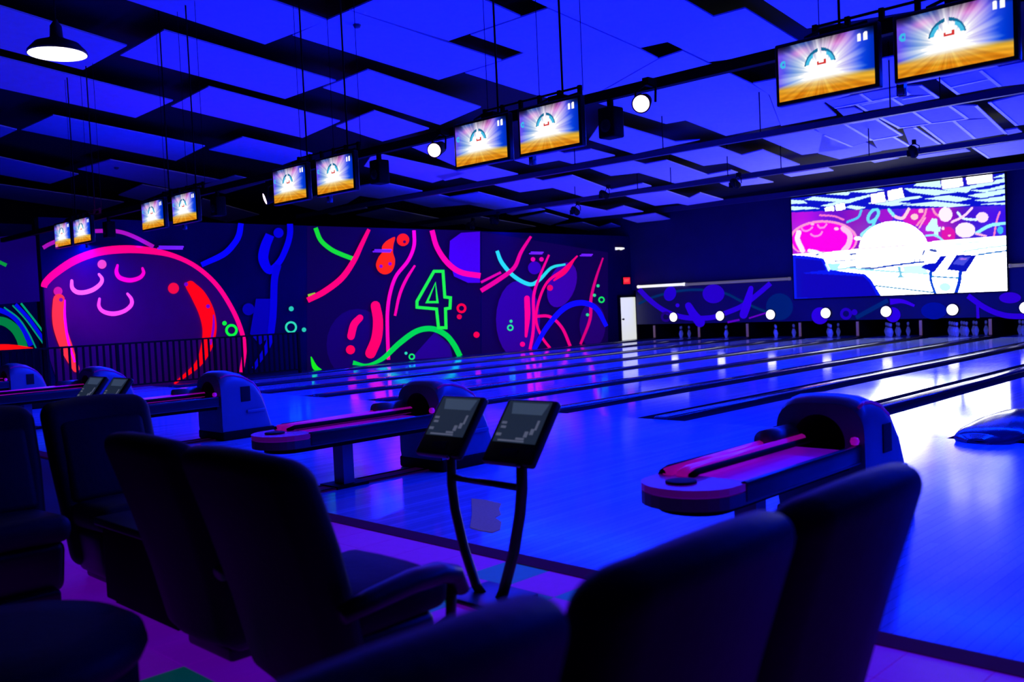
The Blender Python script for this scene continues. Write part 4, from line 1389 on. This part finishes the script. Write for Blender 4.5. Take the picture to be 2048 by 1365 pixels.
    MB().tube([(-0.19, -L + 0.30, tz + 0.04), (-0.19, -0.35, tz + 0.05)], 0.03, 8).build('ball_rail', M_trayp, t)
    for sg in (-1, 1):
        MB().rbox((sg * (HW - 0.012), -L / 2 + 0.15, tz - 0.012), (0.035, L - 0.30, 0.105), 0.014, 2).build('side_rail', M_front2, tr)
    MB().tube([(-0.17, -0.34, tz + 0.075), (-0.17, -0.03, tz + 0.075)], [0.062, 0.062], 16).build('lift_drum', M_front, t)
    MB().lathe([(0.0, 0), (0.02, 0.006), (0.026, 0.025), (0.02, 0.044), (0.0, 0.05)], 12, (HW - 0.01, -0.06, tz + 0.04)).build('bumper', M_trayp, t)
    # legs and floor track
    MB().box((0.0, -0.80, tz / 2 - 0.04), (0.13, 0.10, tz - 0.08)).build('leg', M_plastic, t)
    MB().box((0.0, -0.80, 0.012), (0.24, 0.30, 0.024)).build('foot_plate', M_black, t)
    MB().box((0.0, -0.45, 0.006), (0.20, 1.5, 0.012)).build('floor_track', M_edge, t)
    for sg in (-1, 1):
        MB().box((sg * 0.085, -0.45, 0.012), (0.02, 1.5, 0.014)).build('track_edge', M_black, t)
    index_tree(t)
    br0 = t

# ================================================================== console with two tablets
con0 = None
for (xc, yc, sc_, lab) in ((-3.16, 3.0, 1.0, 'black console stand with two tilted tablets in front of the approach'), (-7.72, 3.0, 1.0, 'black tablet console behind the chair backs at left')):
    if con0 is not None:
        dup(con0, (xc, yc, 0), None, lab, 'tablet consoles')
        continue
    t = thing('tablet_console', lab, 'console', (xc, yc, 0), group='tablet consoles')
    MB().tube([(-0.06, 0, 0.01), (-0.10, 0, 0.05), (-0.175, 0, 0.22), (-0.225, 0, 0.40), (-0.24, 0, 0.52), (-0.235, 0, 0.66), (-0.225, 0.05, 0.70)], 0.024, 10).build('post', M_chrome, t)
    MB().tube([(0.06, 0, 0.01), (0.085, 0, 0.05), (0.165, 0, 0.25), (0.215, 0, 0.43), (0.235, 0, 0.55), (0.24, 0, 0.66), (0.245, 0.05, 0.70)], 0.027, 10).build('post', M_chrome, t)
    MB().tube([(-0.235, 0, 0.556), (0.225, 0, 0.552)], 0.017, 8).build('cross_bar', M_chrome, t)
    MB().rbox((0.0, 0, 0.012), (0.34, 0.30, 0.024), 0.01, 2).build('base_plate', M_shell, t)
    for sgx, cx_ in ((-1, -0.325), (1, 0.155)):
        # tablet: bottom edge nearer the players, top leaning back
        rot = Matrix.Rotation(math.radians(-38), 3, 'X')
        c = Vector((cx_, 0.095, 0.785))
        tb = MB().rbox((0, 0, 0), (0.315, 0.045, 0.345), 0.018, 3).build('tablet', M_shell, t)
        tb.location = c
        tb.rotation_euler = (math.radians(-38), 0, math.radians(2))
        MB().box((0, -0.0235, 0.045), (0.262, 0.002, 0.222)).build('screen', M_lcd, tb)
        MB().prism([(-0.105, -0.026, 0.145), (0.118, -0.026, 0.145), (0.10, -0.026, 0.085), (-0.085, -0.026, 0.085)], (0, 0.002, 0)).build('screen_title', M_lcd2, tb)
        for (a, b, w, h) in ((-0.105, 0.035, 0.03, 0.012), (-0.10, 0.012, 0.03, 0.012), (-0.11, -0.028, 0.03, 0.014), (0.055, -0.02, 0.02, 0.03), (0.085, -0.005, 0.02, 0.03), (0.10, 0.03, 0.012, 0.05), (0.03, -0.045, 0.05, 0.01), (-0.02, -0.058, 0.16, 0.008)):
            MB().box((a, -0.026, b), (w, 0.002, h)).build('screen_key', M_key, tb)
        MB().rbox((0, -0.0235, -0.12), (0.10, 0.006, 0.045), 0.003, 2).build('card_slot', M_hole, tb)
        MB().box((0, 0.035, -0.08), (0.10, 0.03, 0.12)).build('mount', M_black, tb)
    for sx in (-0.237, 0.24):
        MB().lathe([(0.0, -0.012), (0.012, -0.008), (0.012, 0.0), (0.0, 0.006)], 10, (sx, -0.022, 0.655), rotX(math.pi / 2)).build('screw', mat('bright_screw', (0.8, 0.85, 0.8), 0.15, metal=0.9, noise=(9, 0.1)), t)
    index_tree(t)
    con0 = t

# ================================================================== chairs (front is local +Y)
def make_chair(name, label, w=0.66, top=0.93, m=M_leather, arms=True, lean=0.24):
    t = thing(name, label, 'chair', (0, 0, 0), group='upholstered lounge chairs')
    H = top - 0.07

    def back_fn(x, y, z):
        s = (z + H / 2) / H                    # 0 bottom .. 1 top
        ww = 0.86 + 0.14 * min(1, s * 1.4)
        bow = 0.05 * (x / (w / 2)) ** 2        # wraps round the sitter
        return (x * ww, y + bow - lean * s + 0.02 * math.sin(math.pi * s), z - 0.03 * (x / (w / 2)) ** 2 * s)
    MB().rbox((0, -0.17, 0.07 + H / 2), (w, 0.15, H), 0.072, 5, back_fn).build('backrest', m, t)

    def pad_fn(x, y, z):
        s = (z + 0.2) / 0.4
        return (x, y - lean * 0.55 * s, z)
    MB().rbox((0, -0.165, 0.63), (w * 0.80, 0.09, 0.44), 0.042, 4, pad_fn).build('back_cushion', m, t)
    MB().rbox((0, 0.06, 0.345), (w * 0.84, 0.46, 0.14), 0.06, 4, lambda x, y, z: (x * (1 + 0.05 * y), y, z + 0.04 * y - 0.06 * (x / w) ** 2 + 0.02)).build('seat', m, t)
    MB().rbox((0, 0.03, 0.17), (w * 0.80, 0.42, 0.26), 0.05, 3, lambda x, y, z: (x * (0.92 + 0.25 * (z + 0.14)), y * (0.92 + 0.25 * (z + 0.14)), z)).build('seat_base', M_shell, t)
    if arms:
        for sg in (-1, 1):
            xs = sg * (w / 2 + 0.05)
            MB().tube([(xs * 0.96, -0.26, 0.43), (xs, -0.15, 0.455), (xs, 0.02, 0.475), (xs, 0.13, 0.475), (xs, 0.20, 0.455), (xs, 0.235, 0.39)], [0.040, 0.048, 0.052, 0.052, 0.048, 0.036], 12, 0.75).build('armrest', M_shell, t)
            MB().tube([(xs * 0.98, 0.20, 0.43), (xs * 0.97, 0.19, 0.30), (xs * 0.80, 0.14, 0.24)], 0.02, 8).build('arm_support', M_shell, t)
    MB().rbox((0, 0.06, 0.035), (w * 0.6, 0.44, 0.07), 0.02, 2).build('plinth', M_shell, t)
    index_tree(t)
    return t


ch = make_chair('lounge_chair', 'black padded armchair seen from behind, left of the tablet console', 0.70, 0.955)
ch.location = (-2.83, 1.93, 0)
chb = make_chair('lounge_chair', 'black chair half hidden left of the armchair beside the console', 0.62, 0.95, M_leather, False)
chb.location = (-3.60, 1.96, 0)
ch2 = make_chair('lounge_chair', 'dark chair at right, its slanted back outlined against the bright floor', 0.60, 0.97, M_leather2, False)
ch2.location = (-1.31, 2.05, 0)
ch2.rotation_euler = (0, 0, math.pi / 2)
dup(ch2, (-1.32, 1.43, 0), math.pi / 2, 'dark chair back in the right foreground with broad rounded top', 'upholstered lounge chairs')
dup(ch2, (-1.33, 0.76, 0), math.pi / 2, 'dark chair top at the bottom centre, nearest the camera', 'upholstered lounge chairs')
dup(ch2, (-5.10, 2.13, 0), -math.pi / 2, 'dark blue chair back at left, in front of the far tablet console', 'upholstered lounge chairs')
dup(ch2, (-5.13, 1.50, 0), -math.pi / 2, 'dark blue chair back cut off at the left edge', 'upholstered lounge chairs')
t = thing('round_stool', 'dark round padded stool in the bottom left corner', 'stool', (-2.86, 0.80, 0))
MB().lathe([(0.30, 0.40), (0.385, 0.42), (0.40, 0.45), (0.39, 0.49), (0.35, 0.515), (0.20, 0.525), (0.0, 0.527)], 40).build('cushion', M_leather2, t)
MB().lathe([(0.36, 0.02), (0.37, 0.10), (0.37, 0.40)], 40).build('drum', M_shell, t)
MB().lathe([(0.33, 0.0), (0.33, 0.03)], 40).build('plinth', M_black, t)
t = thing('low_table', 'low black box table between the left chairs', 'table', (-4.30, 2.0, 0))
MB().rbox((0, 0, 0.41), (0.80, 0.42, 0.04), 0.012, 2).build('table_top', M_shell, t)
MB().rbox((0, 0, 0.21), (0.74, 0.36, 0.37), 0.012, 2).build('cabinet', M_black, t)
MB().box((0, 0, 0.014), (0.66, 0.30, 0.028)).build('plinth', M_black, t)

# ================================================================== railing by the mural wall
RX = -18.55
y0, y1 = 1.5, 11.9
t = thing('railing', 'black metal railing with thin upright bars in front of the mural wall', 'railing', (RX, 0, 0))
MB().box((0, (y0 + y1) / 2, 0.94), (0.05, y1 - y0, 0.035)).build('top_rail', M_black, t)
MB().box((0, (y0 + y1) / 2, 0.10), (0.04, y1 - y0, 0.03)).build('bottom_rail', M_black, t)
bal = MB().box((0, 0, 0.52), (0.022, 0.04, 0.84)).build('baluster', M_black, t)
bm_ = bal.data
nb = int((y1 - y0) / 0.13)
bal.location = (0, y0, 0)
for i in range(1, nb + 1):
    o = bpy.data.objects.new('baluster', bm_)
    o.parent = t
    o.location = (0, y0 + i * (y1 - y0) / nb, 0)
    COL.objects.link(o)
for yy in (1.5, 3.58, 5.66, 7.74, 9.82, 11.9):
    MB().box((0, yy, 0.48), (0.055, 0.055, 0.96)).build('post', M_black, t)

# sticker on the approach
pts = [on_z(u, v, 0.002) for u, v in ((943, 998), (972, 1001), (1003, 1008), (998, 1018), (1002, 1030), (990, 1036), (1003, 1045), (1000, 1060), (985, 1066), (960, 1062), (940, 1056), (944, 1030))]
c = sum(pts) / len(pts)
st = thing('floor_sticker', 'worn brownish square sticker on the approach behind the console posts', 'sticker', tuple(c))
MB().prism([p - c for p in pts], (0, 0, 0.002)).build('sheet', M_decal, st)
